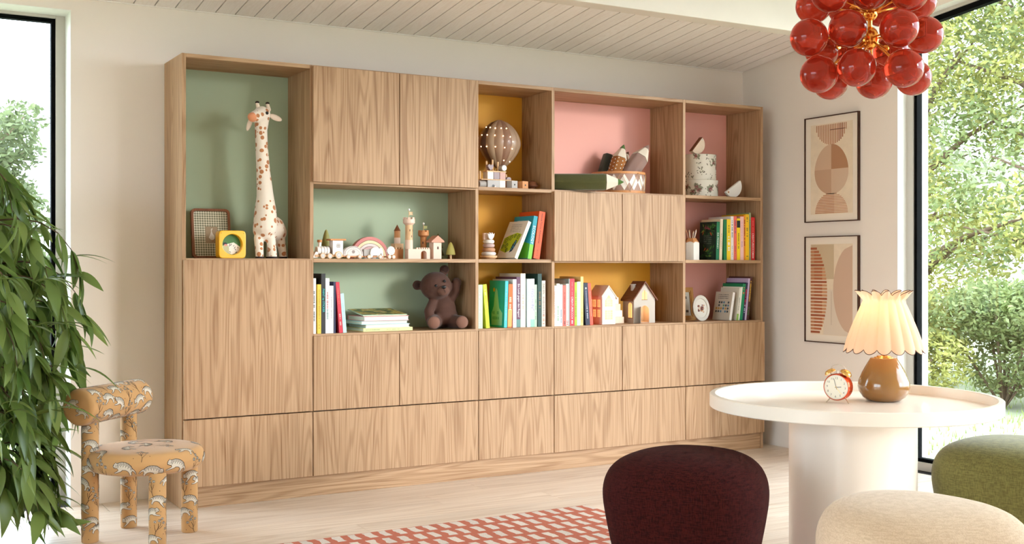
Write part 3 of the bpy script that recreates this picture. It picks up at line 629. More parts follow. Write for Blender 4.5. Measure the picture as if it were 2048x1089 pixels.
for a_, b_ in (((-.004, .004), (-.008, -.010)), ((.004, .004), (-.002, -.006)), ((.012, -.008), (.016, -.004)), ((.016, -.018), (.022, -.010)), ((.020, -.020), (.024, -.026)), ((.032, -.012), (.036, -.016)), ((-.006, -.032), (0, -.036)), ((.022, -.038), (.03, -.033))): mb.ribbon([a_, b_], .0028, f)
mb.flat(circ(.008, 10, -.027, .004, 1.3, .7), f)
stuff(mb.build('stripes', 'black_ink', dk_, fix=False))
MB().flat(circ(.006, 10, -.024, -.003, 1.3, .8), T(0, 0.0244, S_ / 2) @ FRONT).build('ear', colmat((230, 150, 140)), dk_, fix=False)
mb = MB()
for x_ in (-.053, .053): mb.ball((x_, 0, S_ - .012), .0022, 8)
stuff(mb.build('rivets', colmat((190, 130, 10)), t))

# --- plush giraffe
gm = bpy.data.materials.new('giraffe_plush'); gm.use_nodes = True; MATS['giraffe_plush'] = gm; nt = gm.node_tree
tc = nt.nodes.new('ShaderNodeTexCoord'); vo = nt.nodes.new('ShaderNodeTexVoronoi'); vo.inputs['Scale'].default_value = 38; vo.inputs['Randomness'].default_value = 0.9
nt.links.new(tc.outputs['Object'], vo.inputs['Vector'])
sp_ = nt.nodes.new('ShaderNodeSeparateColor'); nt.links.new(vo.outputs['Color'], sp_.inputs[0])
mr = nt.nodes.new('ShaderNodeMapRange'); mr.inputs[3].default_value = 0.17; mr.inputs[4].default_value = 0.47; nt.links.new(sp_.outputs[0], mr.inputs[0])
lt = nt.nodes.new('ShaderNodeMath'); lt.operation = 'LESS_THAN'; nt.links.new(vo.outputs['Distance'], lt.inputs[0]); nt.links.new(mr.outputs[0], lt.inputs[1])
mx_ = nt.nodes.new('ShaderNodeMix'); mx_.data_type = 'RGBA'; mx_.inputs[6].default_value = lin((240, 224, 206)); mx_.inputs[7].default_value = lin((188, 122, 76)); nt.links.new(lt.outputs[0], mx_.inputs[0])
b = nt.nodes['Principled BSDF']; nt.links.new(mx_.outputs[2], b.inputs['Base Color']); b.inputs['Roughness'].default_value = 0.9; b.inputs['Sheen Weight'].default_value = 0.3
t = thing('plush_giraffe', 'tall cream plush giraffe with brown spots in the tall green cubby', 'plush toy', (0.449, 0.115, 1.115))
def chain(mb, pts, step=0.012, n=14):
    for (a, ra), (b, rb) in zip(pts[:-1], pts[1:]):
        a, b = V(a), V(b); k = max(2, int((b - a).length / step))
        for i in range(k + 1): q = i / k; mb.ball(a.lerp(b, q), ra + (rb - ra) * q, n)
    return mb
mb = MB()
chain(mb, [((-.038, -.02, .150), .058), ((-.036, -.015, .215), .053), ((-.036, -.012, .29), .041), ((-.044, -.01, .40), .034), ((-.052, -.01, .52), .030), ((-.055, -.01, .60), .030), ((-.052, -.012, .655), .036)], 0.014)
chain(mb, [((-.038, -.01, .135), .056), ((.020, .045, .145), .058), ((.050, .075, .125), .048)])
for x_, y_, tx, ty in ((-.072, -.040, -.070, -.02), (-.012, -.052, -.016, -.03), (.020, .085, .022, .07), (.075, .060, .062, .06)):
    chain(mb, [((x_, y_, .020), .0195), ((tx, ty, .095), .0235)])
    mb.cyl(.0195, .02, 14, T(x_, y_, 0.003))
mb.ball((-.052, -.014, .675), .040, 16, (1, .9, .95))
chain(mb, [((-.064, -.025, .668), .035), ((-.102, -.052, .655), .0265)], 0.008)
fuse(mb.build('body', gm, t, smooth=True), 0.0052, 5)
mat('plush_peach', (224, 146, 104), 0.85, sheen=0.3); mat('plush_cream', (236, 214, 194), 0.9, sheen=0.3); mat('plush_dark', (44, 28, 22), 0.8)
MB().ball((-.112, -.062, .652), .0235, 16, (1, .8, .95)).build('muzzle', 'plush_peach', t, True)
for x_, y_ in ((-.074, -.012), (-.022, -.004)):
    h = MB(); chain(h, [((x_ + .006, y_, .700), .011), ((x_, y_, .722), .009)], .005, 10); h = h.build('horn', 'plush_cream', t, True)
    MB().ball((x_, y_, .729), .0098, 12, (1, 1, .7)).build('horn_tip', 'plush_dark', h, True)
for x_, y_ in ((-.040, -.052), (-.094, -.028)): MB().ball((x_, y_, .677), .0078, 12).build('eye', 'black_ink', t, True)
def ear(a, b, w): 
    a, b = V(a), V(b); m_ = T(*((a + b) / 2)) @ (b - a).to_track_quat('X', 'Z').to_matrix().to_4x4()
    return MB().ball((0, 0, 0), 1, 14, ((b - a).length / 2, w * .45, w), m_)
ear((-.018, -.01, .674), (.048, -.004, .654), .014).build('ear', 'plush_cream', t, True)
ear((-.094, .004, .665), (-.116, .01, .595), .011).build('ear', 'plush_cream', t, True)
for x_, y_ in ((-.072, -.040), (-.012, -.052), (.020, .085), (.075, .060)): MB().cyl(.0205, .009, 14, T(x_, y_, 0)).build('hoof', 'plush_dark', t, 'auto')

# --- wooden train
GT = 'wooden train set in the middle green cubby'
mat('train_white', (246, 238, 232), 0.5)
def wheel(parent, x, y, r, spokes=8):
    w_ = MB().cyl(r, .007, 22, T(x, y, r) @ R(90, 'X')).build('wheel', 'toy_wood', parent, 'auto')
    q = MB().cyl(r * .72, .0012, 20, T(x, y - .007, r) @ R(90, 'X')).build('wheel_face', 'train_white', w_, 'auto')
    mb = MB()
    for k in range(spokes):
        a = 2 * pi * k / spokes; mb.ribbon([(r * .28 * cos(a), r * .28 * sin(a)), (r * .62 * cos(a), r * .62 * sin(a))], r * .13, T(x, y - .0086, r) @ FRONT)
    stuff(mb.build('spokes', 'brown_ink', w_, fix=False))
t = thing('toy_locomotive', 'white wooden toy steam locomotive with brown roof and spoked wheels', 'toy train', (0.705, 0.050, 1.115), 0, GT)
MB().box((-.066, -.002, .008), (.076, .040, .019)).build('chassis', 'toy_wood', t, bev=.001)
MB().slab([(-.078, .004), (-.052, .004), (-.052, .03), (-.062, .034)], .0, .038).build('cowcatcher', 'train_white', t, bev=.001)
bo = MB().cyl(.0205, .064, 24, T(-.054, .019, .038) @ R(90, 'Y')).build('boiler', 'train_white', t, 'auto', bev=.003)
for k in range(4): MB().lathe([(.0203, 0), (.0212, 0), (.0212, .0016), (.0203, .0016)], 24, T(-.034 + .0145 * k, .019, .038) @ R(90, 'Y')).build('boiler_ring', 'brown_ink', bo, 'auto')
ch = MB().cyl(.0072, .024, 16, T(-.036, .019, .056)).build('chimney', 'train_white', t, 'auto')
MB().lathe([(.009, 0), (.0115, .002), (.0115, .011), (.009, .0125)], 18, T(-.036, .019, .078)).build('chimney_cap', 'toy_wood_warm', ch, 'auto')
cb = MB().box((.022, -.004, .019), (.074, .044, .087)).build('cab', 'train_white', t, bev=.001)
mb = MB()
f = T(.050, -.0046, .062) @ FRONT
for a_ in (-.0075, 0, .0075): mb.ribbon([(a_, -.0082), (a_, .0082)], .0017, f).ribbon([(-.0082, a_), (.0082, a_)], .0017, f)
stuff(mb.build('window_bars', 'brown_ink', cb, fix=False))
MB().box((.008, -.010, .087), (.088, .050, .0955)).build('roof', 'toy_wood_warm', t, bev=.002)
for x_, r_ in ((-.030, .0132), (.006, .0125), (.050, .0178)): wheel(t, x_, -.003, r_)
def wagon(x0, label, shape, prof):
    t = thing('toy_wagon', label, 'toy train', (x0, 0.052, 1.115), 0, GT)
    MB().box((-prof - .004, .0, .007), (prof + .004, .036, .014)).build('chassis', 'toy_wood_warm', t, bev=.001)
    for s_ in (-.62, .62): wheel(t, prof * s_, -.001, .0098, 6)
    shape(t); return t
def arch(t):
    pts = [(.050 * cos(a), .012 + .010 + .040 * sin(a)) for a in [pi * k / 20 for k in range(21)]] + [(-.050, .012), (.050, .012)]
    bd = MB().slab(pts, .003, .032).build('body', colmat((222, 212, 206)), t, bev=.001)
    mb = MB(); f = T(0, .0026, .022) @ FRONT
    for rr_, k0 in ((.86, 22), (.62, 12)):
        for k in range(k0 + 1):
            a = pi * k / k0; mb.flat(circ(.0011 if rr_ > .7 else .0014, 6, .050 * rr_ * cos(a), .040 * rr_ * sin(a)), f)
    for k in range(8): a = 2 * pi * k / 8; mb.ribbon([(.002 * cos(a), .012 + .002 * sin(a)), (.009 * cos(a), .012 + .009 * sin(a))], .0022, f)
    mb.ribbon([(.045 * cos(pi * k / 16), .036 * sin(pi * k / 16)) for k in range(17)], .0012, f)
    stuff(mb.build('dot_pattern', 'brown_ink', bd, fix=False))
wagon(0.8360, 'arched grey wagon with brown dot pattern behind the locomotive', arch, .048)
def elephant(t):
    MB().box((-.052, .006, .014), (-.022, .032, .046)).build('block', 'toy_grey', t, bev=.001)
    E1 = [(-.020, .004), (-.012, .004), (-.008, .016), (.014, .016), (.018, .004), (.028, .004), (.030, .018), (.034, .030), (.040, .012), (.045, .012), (.046, .036), (.040, .052), (.030, .055), (.026, .050), (.012, .058), (-.006, .056), (-.018, .046), (-.022, .030)]
    MB().slab(E1, -.004, .014).build('elephant', 'train_white', t, bev=.002)
    MB().slab([(x_ * .9 + .012, z_ * .92) for x_, z_ in E1], .018, .032).build('elephant', 'toy_grey', t, bev=.002)
wagon(0.9440, 'white elephant shaped wagon of the toy train', elephant, .048)
def lion(t):
    pts = []
    for k in range(28): a = 2 * pi * k / 28; r_ = .023 if k % 2 else .0205; pts.append((r_ * .92 * cos(a), .040 + r_ * sin(a)))
    MB().slab(pts, -.002, .014).build('lion_head', 'train_white', t, bev=.001)
    mb = MB(); f = T(0, -.0025, .040) @ FRONT
    mb.flat(circ(.0014, 6, -.006, .003), f).flat(circ(.0014, 6, .006, .003), f).flat([(-.002, -.002), (.002, -.002), (0, -.005)], f)
    for k in range(12): a = 2 * pi * k / 12; mb.ribbon([(.011 * cos(a), .011 * sin(a)), (.016 * cos(a), .016 * sin(a))], .0012, f)
    stuff(mb.build('face_print', 'brown_ink', t, fix=False))
wagon(1.0330, 'white lion headed wagon at the end of the toy train', lion, .018)
def cone_tree(name, label, loc, prof, m, trunk, group='small wooden toy trees'):
    t = thing(name, label, 'toy tree', loc, 0, group)
    MB().cyl(trunk[0], trunk[1], 14, T(0, 0, 0)).build('trunk', 'toy_wood', t, 'auto')
    MB().lathe(prof, 22, T(0, 0, trunk[1])).build('crown', m, t, 'auto'); return t
RC = [(.0, 0), (.021, .0005), (.0225, .004), (.019, .024), (.013, .045), (.006, .061), (.0, .066)]
cone_tree('toy_tree', 'olive green wooden cone tree behind the toy locomotive', (0.745, 0.180, 1.115), [(r_, z_ * 1.25) for r_, z_ in RC], 'olive_paint', (.006, .062))
cone_tree('toy_tree', 'yellow green wooden cone tree right of the toy castle', (1.392, 0.110, 1.115), [(r_ * 1.08, z_) for r_, z_ in RC], mat('yellow_olive', (176, 164, 86), .6), (.006, .022))
t = cone_tree('toy_tree', 'tiered dark olive wooden tree in the corner behind the castle', (1.385, 0.240, 1.115), [(0, 0), (.030, .001), (.031, .005), (.018, .040), (.018, .0401), (.026, .041), (.026, .045), (.013, .075), (.020, .076), (.020, .080), (.0, .118)], 'olive_dark', (.008, .018))

t = thing('stacking_rainbow', 'wooden stacking rainbow in dusty pink, cream and teal behind the toy train', 'toy', (0.965, 0.150, 1.115))
r1 = .104
for k, (c_, w_) in enumerate((((206, 122, 116), .0155), ((232, 212, 168), .0135), ((226, 206, 200), .0125), ((214, 170, 168), .0110), ((104, 158, 148), .0125), ((240, 232, 224), .0)) ):
    r0 = r1 - w_ if w_ else 0.0
    A = [pi * q / 30 for q in range(31)]
    pts = [(r1 * cos(a), r1 * 1.06 * sin(a)) for a in A] + ([(r0 * cos(a), r0 * 1.06 * sin(a)) for a in reversed(A)] if r0 else [])
    n = len(A)
    if r0:
        vs = [(x_, y_, z_) for y_ in (0, .034) for x_, z_ in pts]; m_ = 2 * n; fs = [(0, n * 2 - 1, m_ * 2 - 1, m_), (n - 1, n, m_ + n, m_ + n - 1)]
        for q in range(n - 1):
            i_ = m_ - 1 - q; fs += [(q, q + 1, i_ - 1, i_), (m_ + q + 1, m_ + q, m_ + i_, m_ + i_ - 1), (q, q + 1, m_ + q + 1, m_ + q), (i_, i_ - 1, m_ + i_ - 1, m_ + i_)]
        MB().add(vs, fs).build('arc', colmat(c_), t, 'auto')
    else: MB().slab(pts, 0, .034).build('arc', colmat(c_), t)
    r1 = r0 - .0016

# --- wooden castle
GK = 'wooden castle building blocks'
def battlement(mb, r, z0, h, n=8, mx=None):
    for k in range(n):
        a = 2 * pi * (k + .5) / n; m_ = (mx or M()) @ R(math.degrees(a), 'Z') @ T(r * .82, 0, z0); mb.box((-r * .17, -r * .20, 0), (r * .17, r * .20, h), m_)
def flag(parent, x, y, z0, h, c):
    p = MB().cyl(.0016, h, 8, T(x, y, z0)).build('flag_pole', 'toy_wood', parent, 'auto')
    MB().ball((x, y, z0 + h), .0058, 12).build('pole_knob', 'toy_white', p, True)
    MB().slab([(x + .001, z0 + h - .026), (x + .022, z0 + h - .026), (x + .017, z0 + h - .0185), (x + .022, z0 + h - .011), (x + .001, z0 + h - .011)], y - .002, y + .002).build('flag', c, p)
t = thing('castle_wall', 'pale wooden castle wall with an arched gate and crenels', 'building block', (1.195, 0.075, 1.115), 0, GK)
GW = .058; ax = .028; AR = .0155
pts = [(ax - AR, 0)] + [(ax + AR * cos(a), .026 + AR * sin(a)) for a in [pi - pi * k / 12 for k in range(13)]] + [(ax + AR, 0), (GW + .005, 0), (GW + .005, .050), (-GW, .050), (-GW, 0)]
MB().slab(pts, 0, .040).build('wall_block', 'toy_blush', t, bev=.0006, seg=1)
for k in range(6): MB().box((-.006 + k * .0125 - .004, 0, .050), (-.006 + k * .0125 + .003, .012, .0575)).build('merlon', 'toy_blush', t)
MB().box((ax - AR - .002, .0405, 0), (ax + AR + .002, .0425, .046)).build('gate_back', 'toy_wood_warm', t)
t = thing('castle_side_wall', 'brown wooden castle side wall left of the gate', 'building block', (1.105, 0.130, 1.115), 0, GK)
MB().box((-.030, 0, 0), (.030, .075, .050)).build('wall_block', 'toy_wood_warm', t, bev=.001)
for k in range(4): MB().box((-.028 + k * .0155, 0, .050), (-.019 + k * .0155, .012, .058)).build('merlon', 'toy_wood', t)
t = thing('castle_tower', 'tallest round castle tower with battlements and a flag', 'building block', (1.150, 0.095, 1.165), 0, GK)
b_ = MB().cyl(.0195, .045, 24).build('base_cylinder', 'toy_blush', t, 'auto'); s_ = MB().cyl(.0188, .075, 24, T(0, 0, .045)).build('shaft', 'toy_wood', t, 'auto')
mb = MB()
for a, z_ in ((-100, .088), (-35, .088), (-70, .058)): mb.slab([(-.0022, 0), (.0022, 0), (.0022, .009), (0, .0115), (-.0022, .009)], -.0193, -.0186, R(a + 90, 'Z') @ T(0, 0, z_))
stuff(mb.build('arrow_slits', 'brown_ink', s_))
c_ = MB().lathe([(.0188, .120), (.030, .130), (.030, .148), (.024, .148), (.024, .143), (0, .143)], 28).build('crown', 'toy_blush', t, 'auto')
mb = MB(); battlement(mb, .030, .148, .010, 8); stuff(mb.build('merlons', 'toy_blush', c_)); flag(t, 0, 0, .143, .054, 'toy_wood')
t = thing('castle_tower', 'pointed castle tower with a brown cone roof at the left rear', 'building block', (1.120, 0.170, 1.165), 0, GK)
MB().box((-.024, -.024, 0), (.024, .024, .028)).build('base_cube', 'toy_wood', t, bev=.001)
MB().cyl(.0158, .030, 22, T(0, 0, .028)).build('base_cylinder', 'toy_blush', t, 'auto'); MB().cyl(.0152, .034, 22, T(0, 0, .058)).build('shaft', 'toy_wood_warm', t, 'auto')
MB().lathe([(.0175, .092), (.0005, .124)], 22).build('roof', 'walnut', t, 'auto')
t = thing('castle_tower', 'shorter round orange brown castle tower with an olive flag behind the gate', 'building block', (1.262, 0.160, 1.115), 0, GK)
s_ = MB().cyl(.0165, .118, 22).build('shaft', 'toy_wood_warm', t, 'auto')
stuff(MB().slab([(-.003, 0), (.003, 0), (.003, .009), (0, .0125), (-.003, .009)], -.0172, -.0163, R(-35, 'Z') @ T(0, 0, .078)).build('window_slit', 'brown_ink', s_))
c_ = MB().lathe([(.0165, .112), (.0275, .121), (.0275, .138), (.022, .138), (.022, .133), (0, .133)], 26).build('crown', 'toy_wood_warm', t, 'auto')
mb = MB(); battlement(mb, .0275, .138, .009, 8); stuff(mb.build('merlons', 'toy_wood_warm', c_)); flag(t, 0, 0, .133, .048, 'olive_paint')
t = thing('castle_tower', 'square white gatehouse tower with a terracotta gable roof', 'building block', (1.302, 0.080, 1.115), 0, GK)
b_ = MB().box((-.0225, 0, 0), (.0225, .05, .084)).build('body', 'toy_blush', t, bev=.0006, seg=1)
MB().slab([(-.0045, 0), (.0045, 0)] + [(.0045 * cos(pi * k / 8), .008 + .006 * sin(pi * k / 8)) for k in range(9)], -.0006, .0004, T(0.002, 0, .050)).build('window', 'brown_ink', b_)
MB().slab([(-.036, .084), (.036, .084), (.036, .091), (0, .120), (-.036, .091)], -.007, .058).build('roof', colmat((206, 146, 120)), t, bev=.001)

# --- plush teddy bear
mat('bear_fur', (82, 52, 41), 0.95, sheen=0.12, bump=0.25, bscale=420); mat('bear_pad', (132, 92, 76), 0.95, sheen=0.12, bump=0.25, bscale=420); mat('bear_ear', (62, 38, 30), 0.95, sheen=0.3)
t = thing('teddy_bear', 'brown plush teddy bear sitting with one paw raised in the green cubby', 'plush toy', (1.337, 0.135, 0.760), rad(-14))
mb = MB()
mb.ball((-.018, -.01, .218), .079, 24, (1.02, .92, .92)); mb.ball((.026, .012, .088), .068, 24, (1.0, .95, 1.25)); mb.ball((.028, .012, .06), .07, 24, (1.08, .98, .85))
mb.ball((-.110, .012, .222), .026, 16, (1, .55, 1)); mb.ball((.032, .012, .300), .027, 16, (1, .55, 1)); chain(mb, [((-.085, .008, .222), .018), ((-.06, .0, .222), .02)], .008); chain(mb, [((.02, .008, .28), .018), ((.01, .0, .26), .02)], .008)
chain(mb, [((-.034, -.018, .142), .022), ((-.060, -.040, .090), .026), ((-.062, -.060, .052), .022)], .01)
chain(mb, [((.058, .0, .140), .022), ((.084, .0, .185), .025), ((.092, -.005, .235), .026)], .01)
chain(mb, [((-.018, -.02, .040), .036), ((-.048, -.092, .036), .035)], .012); chain(mb, [((.062, -.02, .038), .036), ((.094, -.085, .036), .034)], .012)
fuse(mb.build('body', 'bear_fur', t, smooth=True), 0.0048, 4)
mz = MB().ball((.006, -.072, .196), .030, 18, (1.1, .75, .9)).build('muzzle', mat('bear_muzzle', (100, 67, 54), .95, sheen=.1), t, True)
MB().ball((.004, -.096, .214), .0105, 14, (1.2, .7, .8)).build('nose', 'black_ink', mz, True)
mb = MB(); mb.tube([(.005, -.0945, .206), (.009, -.0965, .194), (.012, -.094, .186)], .0011, 6); mb.build('mouth_seam', 'plush_dark', mz)
for x_, z_ in ((-.033, .220), (.012, .244)): MB().ball((x_, -.079, z_), .0075, 12).build('eye', 'black_ink', t, True)
for x_, z_ in ((-.112, .222), (.034, .302)): MB().ball((x_, -.0015, z_), .0175, 14, (1, .25, 1)).build('inner_ear', 'bear_ear', t, True)
for x_, y_ in ((-.050, -.112), (.097, -.104)): MB().ball((x_, y_, .0362), .0315, 18, (1, .55, 1)).build('foot_pad', 'bear_pad', t, True)

# --- balloon lamp
t = thing('balloon_lamp', 'brown panelled hot air balloon lamp with dots of warm light in the yellow cubby', 'lamp', (1.722, 0.185, 1.484))
mat('bulb_glow', (255, 226, 180), .4, emit=(255, 220, 170), estr=9.0)
cols = [(92, 62, 50), (136, 98, 76), (150, 114, 88), (158, 124, 98), (166, 136, 110), (176, 150, 124), (160, 130, 106)]
def bprof(q):                                                    # q 0 bottom .. 1 top
    a = pi * q; r_ = .117 * sin(a) ** .56; return r_ * (1.0 if q > .5 else .80 + .20 * (q / .5)), .112 + .262 * q
NG = 14
for g_ in range(NG):
    a0, a1 = 2 * pi * g_ / NG, 2 * pi * (g_ + 1) / NG; vs = []; fs = []; m_ = 5; K = 16
    for j in range(K + 1):
        r_, z_ = bprof(max(.012, min(.995, j / K)))
        for i in range(m_ + 1):
            a = a0 + (a1 - a0) * i / m_; bul = 1 + .045 * sin(pi * i / m_); vs.append((r_ * bul * cos(a), r_ * bul * sin(a) * .78, z_))
    for j in range(K):
        for i in range(m_): p = j * (m_ + 1) + i; fs.append((p, p + 1, p + m_ + 2, p + m_ + 1))
    MB().add(vs, fs).build('panel', mat('balloon_%d' % (g_ % 7), cols[(g_ * 5) % 7], .5, coat=.25), t, True)
MB().lathe([(0, .0), (.036, 0), (.040, .045), (.037, .048), (.0, .048)], 20).build('basket', 'walnut', t, 'auto')
for a in (45, 135, 225, 315): MB().tube([(.034 * cos(rad(a)), .034 * sin(rad(a)), .046), (.022 * cos(rad(a)), .022 * sin(rad(a)), .124)], .0016, 6).build('rope', 'toy_wood', t, True)
for cx, cy in ((219, 243), (281, 251), (355, 262), (432, 262), (497, 262), (169, 346), (250, 351), (359, 358), (466, 365), (554, 371), (159, 492), (244, 497), (366, 503), (485, 511), (574, 520), (457, 664), (521, 674), (464, 742)):
    lx = (cx - 374) / 6.41 / 372; lz = .372 - (cy - 141) / 6.41 / 374; q = (lz - .112) / .262
    r_ = bprof(max(.03, min(.97, q)))[0] * 1.03; s_ = max(-.97, min(.97, lx / max(r_, .01)))
    an = math.acos(s_) + rad(34); MB().ball((r_ * cos(-an), r_ * sin(-an) * .80, lz), .0030, 8).build('light_dot', 'bulb_glow', t, True)

# --- block toy, cubes
t = thing('block_boat', 'pastel wooden block stacking toy with pegs, heart and cylinder in front of the balloon', 'toy', (1.625, 0.055, 1.484))
mat('block_pink', (204, 160, 150), .6, var=.12, vscale=260)
x0 = -.047
b_ = MB().box((x0, 0, 0), (x0 + .071, .05, .0405)).build('lower_block', colmat((186, 180, 178)), t, bev=.001)
MB().slab([(.009 * cos(pi * k / 10), .009 * sin(pi * k / 10)) for k in range(11)], -.0005, .0005, T(x0 + .034, 0, .009)).build('half_hole', 'black_ink', b_)
MB().cyl(.004, .012, 12, T(x0 + .037, -.002, .006) @ R(90, 'X')).build('knob', 'toy_white', b_, 'auto')
MB().box((x0 + .0718, 0, 0), (x0 + .106, .05, .0405)).build('lower_block', 'toy_white', t, bev=.001)
hd = MB().cyl(.019, .040, 20, T(-.090, .022, .019) @ R(90, 'Y')).build('bead', 'toy_grey', t, 'auto', bev=.002)
MB().cyl(.014, .001, 18, T(-.0495, .022, .019) @ R(90, 'Y')).build('bead_face', 'toy_white', hd, 'auto')
MB().box((-.085, -.002, .0407), (.093, .052, .0457)).build('deck', 'toy_wood', t, bev=.001)
for k, m_ in enumerate(('toy_white', 'toy_mauve', 'block_pink')): MB().box((x0 + .0365 * k, 0, .046), (x0 + .0365 * k + .034, .05, .0830)).build('upper_block', m_, t, bev=.001)
MB().box((-.052, -.002, .0832), (.063, .052, .0890)).build('upper_deck', 'toy_wood', t, bev=.001)
for x_, h in ((-.040, .052), (-.004, .060), (.028, .050)): MB().cyl(.0048, h, 12, T(x_, .026, .089)).build('peg', 'toy_wood', t, 'auto', bev=.001)
HP = [(0, -.016), (.010, -.006), (.0165, .005), (.0155, .012), (.010, .0165), (.004, .015), (0, .010), (-.004, .015), (-.010, .0165), (-.0155, .012), (-.0165, .005), (-.010, -.006)]
MB().slab(HP, -.004, .020, T(-.030, 0, .1055)).build('heart', 'toy_mauve', t, bev=.001)
cy = MB().cyl(.0158, .040, 22, T(.046, .030, .1052) @ R(90, 'X')).build('cylinder', 'toy_grey', t, 'auto', bev=.001)
MB().cyl(.0135, .002, 20, T(.046, -.0095, .1052) @ R(90, 'X')).build('cylinder_face', 'toy_white', cy, 'auto')
MB().cyl(.0045, .030, 12, T(.078, .026, .0457)).build('peg', 'toy_wood', t, 'auto'); MB().cyl(.0045, .042, 12, T(-.078, .026, .0457)).build('peg', 'toy_wood', t, 'auto')
MB().slab([(.0145 * cos(pi * k / 14), .0145 * sin(pi * k / 14)) for k in range(15)], .0, .022, T(.0785, -.004, .0459)).build('half_disc', 'toy_mauve', t, bev=.001)
def peep_cube(x, y, m, label):
    t = thing('toy_cube', label, 'toy', (x, y, 1.484), rad(18), 'wooden cubes with a round hole')
    b_ = MB().box((-.022, -.012, 0), (.022, .024, .0405)).build('body', m, t, bev=.0015)
    MB().box((.0215, -.012, .0), (.0235, .024, .0405)).build('face', 'toy_white', b_, bev=.0008); MB().box((-.0215, -.0132, .0), (.0228, -.0112, .0405)).build('face', m, b_)
    MB().cyl(.0048, .001, 14, T(.0006, -.0127, .020) @ R(90, 'X')).build('hole', 'black_ink', b_)
peep_cube(1.722, 0.045, 'toy_grey', 'grey wooden cube with a round hole, left one of the pair'); peep_cube(1.790, 0.050, 'toy_wood_warm', 'orange brown wooden cube with a round hole, right one of the pair')
t = thing('toy_mushroom', 'small dark brown mushroom shaped toy in the corner beside the cubes', 'toy', (1.880, 0.110, 1.484))
MB().lathe([(0, 0), (.016, 0), (.018, .014), (.014, .018), (0, .018)], 18).build('stem', 'walnut', t, 'auto'); MB().lathe([(0, .016), (.032, .018), (.034, .026), (.026, .042), (.012, .050), (0, .052)], 22).build('cap', 'roof_wood', t, 'auto')

# --- ring stacker
t = thing('ring_stacker', 'pastel wooden ring stacker with a star on top', 'toy', (1.606, 0.095, 1.115))
MB().lathe([(0, 0), (.030, 0), (.044, .010), (.0455, .017), (.042, .019), (0, .019)], 28).build('base', 'toy_wood', t, True)
zz = .019
for r_, h, m_ in ((.0385, .0195, colmat((226, 218, 214))), (.0345, .0215, colmat((196, 146, 112))), (.0315, .0205, colmat((196, 168, 164))), (.0300, .0205, colmat((238, 232, 226)))):
    MB().lathe([(0, zz)] + [(r_ - h / 2 + h / 2 * sin(pi * k / 10), zz + h / 2 - h / 2 * cos(pi * k / 10)) for k in range(11)] + [(0, zz + h)], 28).build('ring', m_, t, True); zz += h + .0004
MB().box((-.026, .004, zz), (-.002, .020, zz + .034)).build('block', 'toy_blush', t, bev=.001)
ST = [(0, 0), (.010, .004), (.016, .014), (.022, .034), (.012, .026), (.0075, .038), (0, .028), (-.0075, .038), (-.012, .026), (-.022, .034), (-.016, .014), (-.010, .004)]
MB().slab(ST, -.018, -.004, T(.006, 0, zz)).build('star', 'train_white', t, bev=.0015)

# --- pencil cushions and the drum basket
GP = 'giant fabric pencils'
def pencil(label, loc, rot, L1, r, m, tipm, dots=False, butt=False):
    t = thing('pencil_cushion', label, 'cushion', loc, rot, GP)
    H6 = lambda k: [(k * cos(rad(60 * i + 30)), k * sin(rad(60 * i + 30))) for i in range(6)]
    b_ = MB().prism(H6(r), 0, L1).build('body', m, t, bev=r * .22, seg=3, smooth=True)
    if butt: return t
    vs = [(x_, y_, L1 - .001) for x_, y_ in H6(r * .97)] + [(x_, y_, L1 + r * 1.25) for x_, y_ in H6(r * .38)]
    MB().add(vs, [(i, (i + 1) % 6, 6 + (i + 1) % 6, 6 + i) for i in range(6)] + [tuple(range(5, -1, -1)), tuple(range(6, 12))]).build('cone', mat('linen', (226, 212, 194), .95, bump=.3, bscale=500), t, bev=r * .06)
    vs = [(x_, y_, L1 + r * 1.25) for x_, y_ in H6(r * .40)] + [(0, 0, L1 + r * 1.95)]
    MB().add(vs, [(i, (i + 1) % 6, 6) for i in range(6)] + [tuple(range(5, -1, -1))]).build('tip', tipm, t, bev=.002)
    if dots:
        mb = MB(); rg = random.Random(4)
        for i in range(6):
            for q in range(9):
                for w_ in (-.28, .28):
                    a = rad(60 * i + 60); d = r * .875; z_ = .015 + (q + (.5 if w_ > 0 else 0)) * L1 / 9.2
                    if z_ < L1 - .008: mb.cyl(.0034, .0015, 8, R(60 * i + 60, 'Z') @ T(d - .0005, w_ * r, z_) @ R(90, 'Y'))
        stuff(mb.build('dots', 'toy_white', b_))
    return t
mat('corduroy_green', (72, 70, 26), .95, sheen=.4, bump=.4, bscale=160); mat('corduroy_tip', (72, 104, 40), .95, sheen=.3); mat('felt_dark', (66, 70, 62), .95, sheen=.2, bump=.3)
mat('cotton_brown', (160, 100, 48), .9, bump=.2, bscale=500); mat('velvet_mauve', (150, 118, 108), .9, sheen=.4, bump=.2, bscale=400); mat('felt_brown', (96, 56, 36), .95)
pencil('dark green corduroy pencil cushion lying on the shelf', (1.962, 0.066, 1.484 + .0445), (rad(0), rad(90), 0), .302, .0505, 'corduroy_green', 'corduroy_tip').rotation_euler = Euler((rad(30), rad(90), 0), 'XYZ')
BX, BY = 2.472, 0.151
pencil('charcoal felt pencil cushion with its blunt end up in the drum basket', (BX - .095, BY + .065, 1.497), (rad(-6), rad(24), 0), .235, .036, 'felt_dark', 'felt_dark', butt=True)
pencil('brown pencil cushion with white dots in the drum basket', (BX - .058, BY + .0, 1.497), (rad(0), rad(22), rad(8)), .205, .047, 'cotton_brown', 'corduroy_tip', True)
pencil('dark brown pencil cushion behind the mauve one', (BX - .01, BY + .085, 1.497), (rad(-4), rad(33), 0), .225, .036, 'felt_brown', 'felt_brown')
pencil('large mauve velvet pencil cushion leaning right in the drum basket', (BX - .008, BY - .030, 1.522), (rad(-2), rad(40), 0), .225, .053, 'velvet_mauve', 'velvet_mauve')
